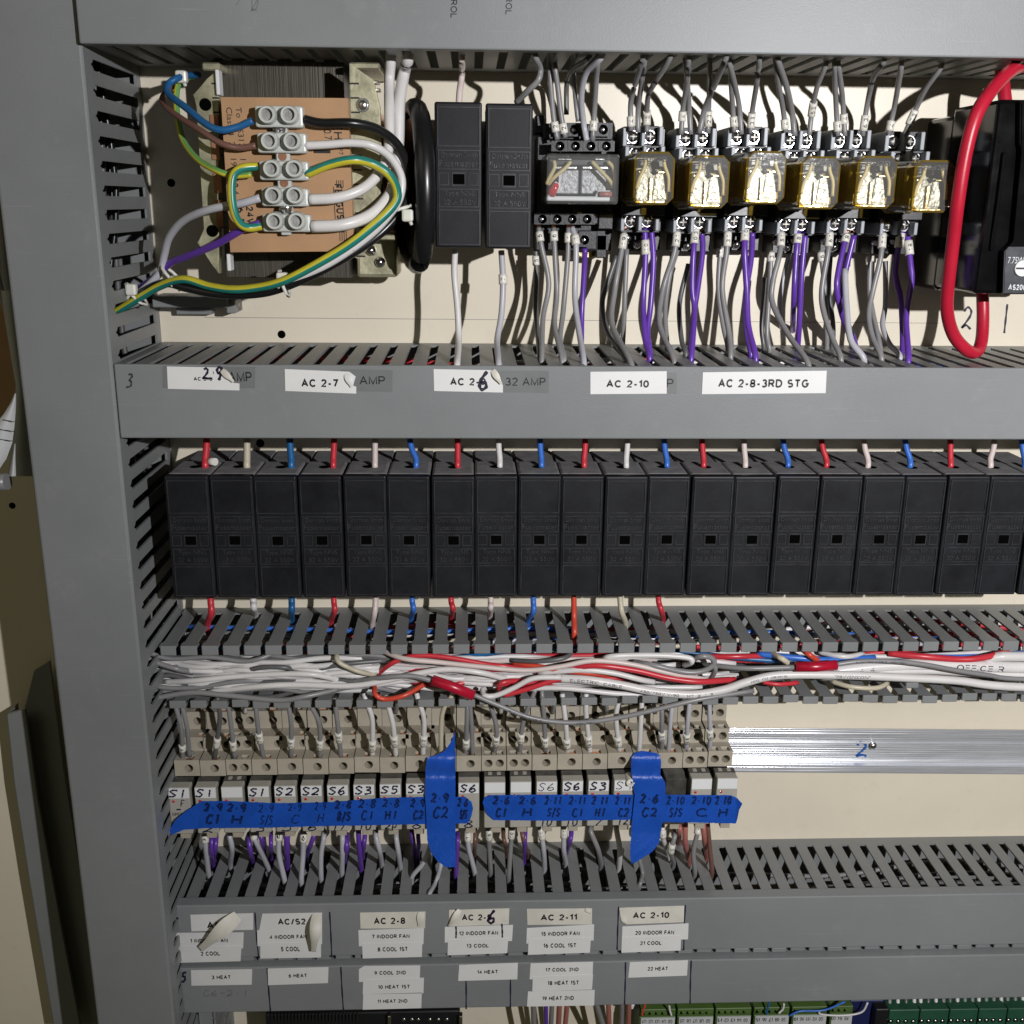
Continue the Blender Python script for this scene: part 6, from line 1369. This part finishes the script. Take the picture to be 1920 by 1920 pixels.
mb = MB(); bpx(mb, 1588, 1876, 1650, 1990, 1, 36, .6); tag(obj('navy_block', mb, G['navy']), 'navy blue block between the lime and the dark green connectors', 'block')
mb = MB(); bpx(mb, 1637, 1893, 1661, 1990, 1, 44, .6); tag(obj('black_plug', mb, G['black']), 'small black plug left of the dark green connectors', 'plug')
for k, (a, b) in enumerate(((1662,1718),(1720,1773),(1775,1827),(1829,1881),(1883,1936))):
    t = thing('connector', at((a+b)/2, 1915, 40), 'dark green screw connector, ' + ('first right of the black plug','second right of the black plug','third right of the black plug','fourth right of the black plug','cut by the right frame edge')[k], 'connector', 'dark green connectors')
    dy = -k*.7
    mb = MB(); bpx(mb, a, 1894+dy, b, 1990, 4, 42, .5); o = obj('housing', mb, G['pcb'], t)
    mb = MB(); sm = MB()
    for j in range(4):
        x = a+8+(b-a-14)*j/3; q = at(x, 1915+dy, 42); mb.cyl(q[0], q[2], 41.9, 42.15, 1.9, n=12); sm.dome(q[0], q[2], 41.6, 1.4, 1.3)
    obj('screw_hole', mb, G['hole'], t); obj('screw', sm, G['steel'], t)
    for j in range(4):
        x = a+6+(b-a-10)*j/3; c = ['grey', 'white', 'dgrey', 'white', 'grey'][(j+k) % 5]
        wire(c, 1.5, [(x, 1866, 30), (x, 1882, 34), (x, 1896+dy, 36)], 'short %s wire, %s of four in the %s dark green connector' % (CN[c], ORD[j], ORD[k]), 'short %s wires into the dark green connectors' % CN[c])
for c, pts, lb in (('dblue',[(1443,1880),(1440,1888),(1437,1902)],'thin blue wire into the fourth lime connector'),('white',[(1470,1882),(1468,1892),(1460,1900)],'thin white wire into the fourth lime connector'),('blue',[(1480,1905),(1500,1896),(1545,1894),(1585,1878)],'thin blue wire sweeping over the fifth lime connector'),('white',[(1536,1896),(1540,1902),(1580,1904),(1615,1898),(1627,1880)],'thin white wire looping in front of the navy block'),('orange',[(1210,1884),(1206,1894),(1204,1904)],'thin orange red wire into the first lime connector'),('white',[(1255,1886),(1256,1894),(1259,1904)],'thin white wire into the first lime connector')):
    wire(c, .8, [(x, y, 44) for x, y in pts], lb, 'thin wires over the lime connectors', n=6)

# ------------------------------------------------------------------ left of the upright
pn = thing('metal_channel', at(80, 1600, 0), 'grey folded metal channel leaning beside the upright at lower left', 'channel')
def slab(poly, h0, h1): 
    mb = MB(); P = [at(x, y, h1) for x, y in poly]; mb.prism([(p[0], p[2]) for p in P], h0, h1); return mb
o = obj('front_flange', slab([(14,1340),(46,1330),(70,1500),(118,1760),(150,1925),(102,1925),(56,1650),(28,1470)], 20, 23), G['duct'], pn)
o = obj('web', slab([(46,1330),(64,1258),(92,1240),(118,1440),(160,1700),(196,1925),(150,1925),(118,1760),(70,1500)], 8, 11), G['duct'], pn)
mb = MB(); P = [at(x, y, 23) for x, y in ((14,1340),(28,1470),(56,1650),(102,1925))]; vs = []
for p in P: vs += [(p[0]-.4, 4, p[2]), (p[0]-.4, 23, p[2])]
mb.add(vs, [[2*i, 2*i+1, 2*i+3, 2*i+2] for i in range(3)]); obj('side_flange', mb, G['duct'], pn)
pr = thing('paper_roll', at(30, 760, 20), 'curled drawing paper hanging at the left edge beside the upright', 'paper')
def sheet(rows, m='sheet'):
    vs = []; n = 8
    for (y, a, b, h, h2) in rows:
        for j in range(n+1):
            u = j/n; vs.append(at(a+(b-a)*u, y, h+(h2-h)*u*u+2*math.sin(PI*u)))
    mb = MB(); mb.add(vs, [[i*(n+1)+j, i*(n+1)+j+1, (i+1)*(n+1)+j+1, (i+1)*(n+1)+j] for i in range(len(rows)-1) for j in range(n)], 0, True); return mb
obj('outer_sheet', sheet([(738,27,30,112,112),(755,20,30,113,112),(775,8,29,114,112),(800,-12,27,115,112),(830,-24,23,116,112),(860,-24,12,116,113),(884,-24,-4,116,114)]), G['sheet'], pr)
obj('inner_sheet', sheet([(545,2,46,44,30),(600,9,50,46,30),(660,19,56,48,32),(720,29,62,50,32),(760,28,66,52,32),(800,25,72,52,32),(850,18,78,52,32),(893,15,84,52,32)]), G['sheet'], pr)
obj('lit_corner', sheet([(832,27,29,112,112),(862,22,29,112,112),(893,16,30,112,112)]), G['sheet'], pr)
mb = MB()
for y, a, b in ((790,6,27),(808,-2,26),(826,-4,23)): ribbon(mb, [(a, y-3), ((a+b)/2, y-1), (b, y+1)], 1.4, lambda x, yy: at(x, yy, 117.5))
obj('drawn_line', mb, G['ink'], pr)
mb = MB(); a = at(-30, 905, 60); b = at(14, 903, 62); mb.tube([a, b], 5.0, 14); tag(obj('grey_tube', mb, G['grey']), 'grey tube end below the curled drawing paper', 'tube')
mb = MB(); P = [at(x, y, 14) for x, y in ((-30,560),(14,575),(26,680),(30,770),(16,800),(-30,810))]; mb.prism([(q[0], q[2]) for q in P], 8, 14); tag(obj('card_sheet', mb, G['card']), 'brown card behind the curled drawing paper at the left edge', 'card')
for k, pts in enumerate(([(-8,330),(4,430),(14,520),(30,600),(46,700)],[(-12,380),(0,470),(20,560),(40,640),(56,740)],[(-14,470),(2,540),(24,620),(44,690),(60,790)])):
    wire('grey', 2.6, [(x, y, 34-8*k) for x, y in pts], ('outermost','middle','innermost')[k]+' grey cable running down behind the upright at the left edge', 'grey cables at the left edge', cat='cable')
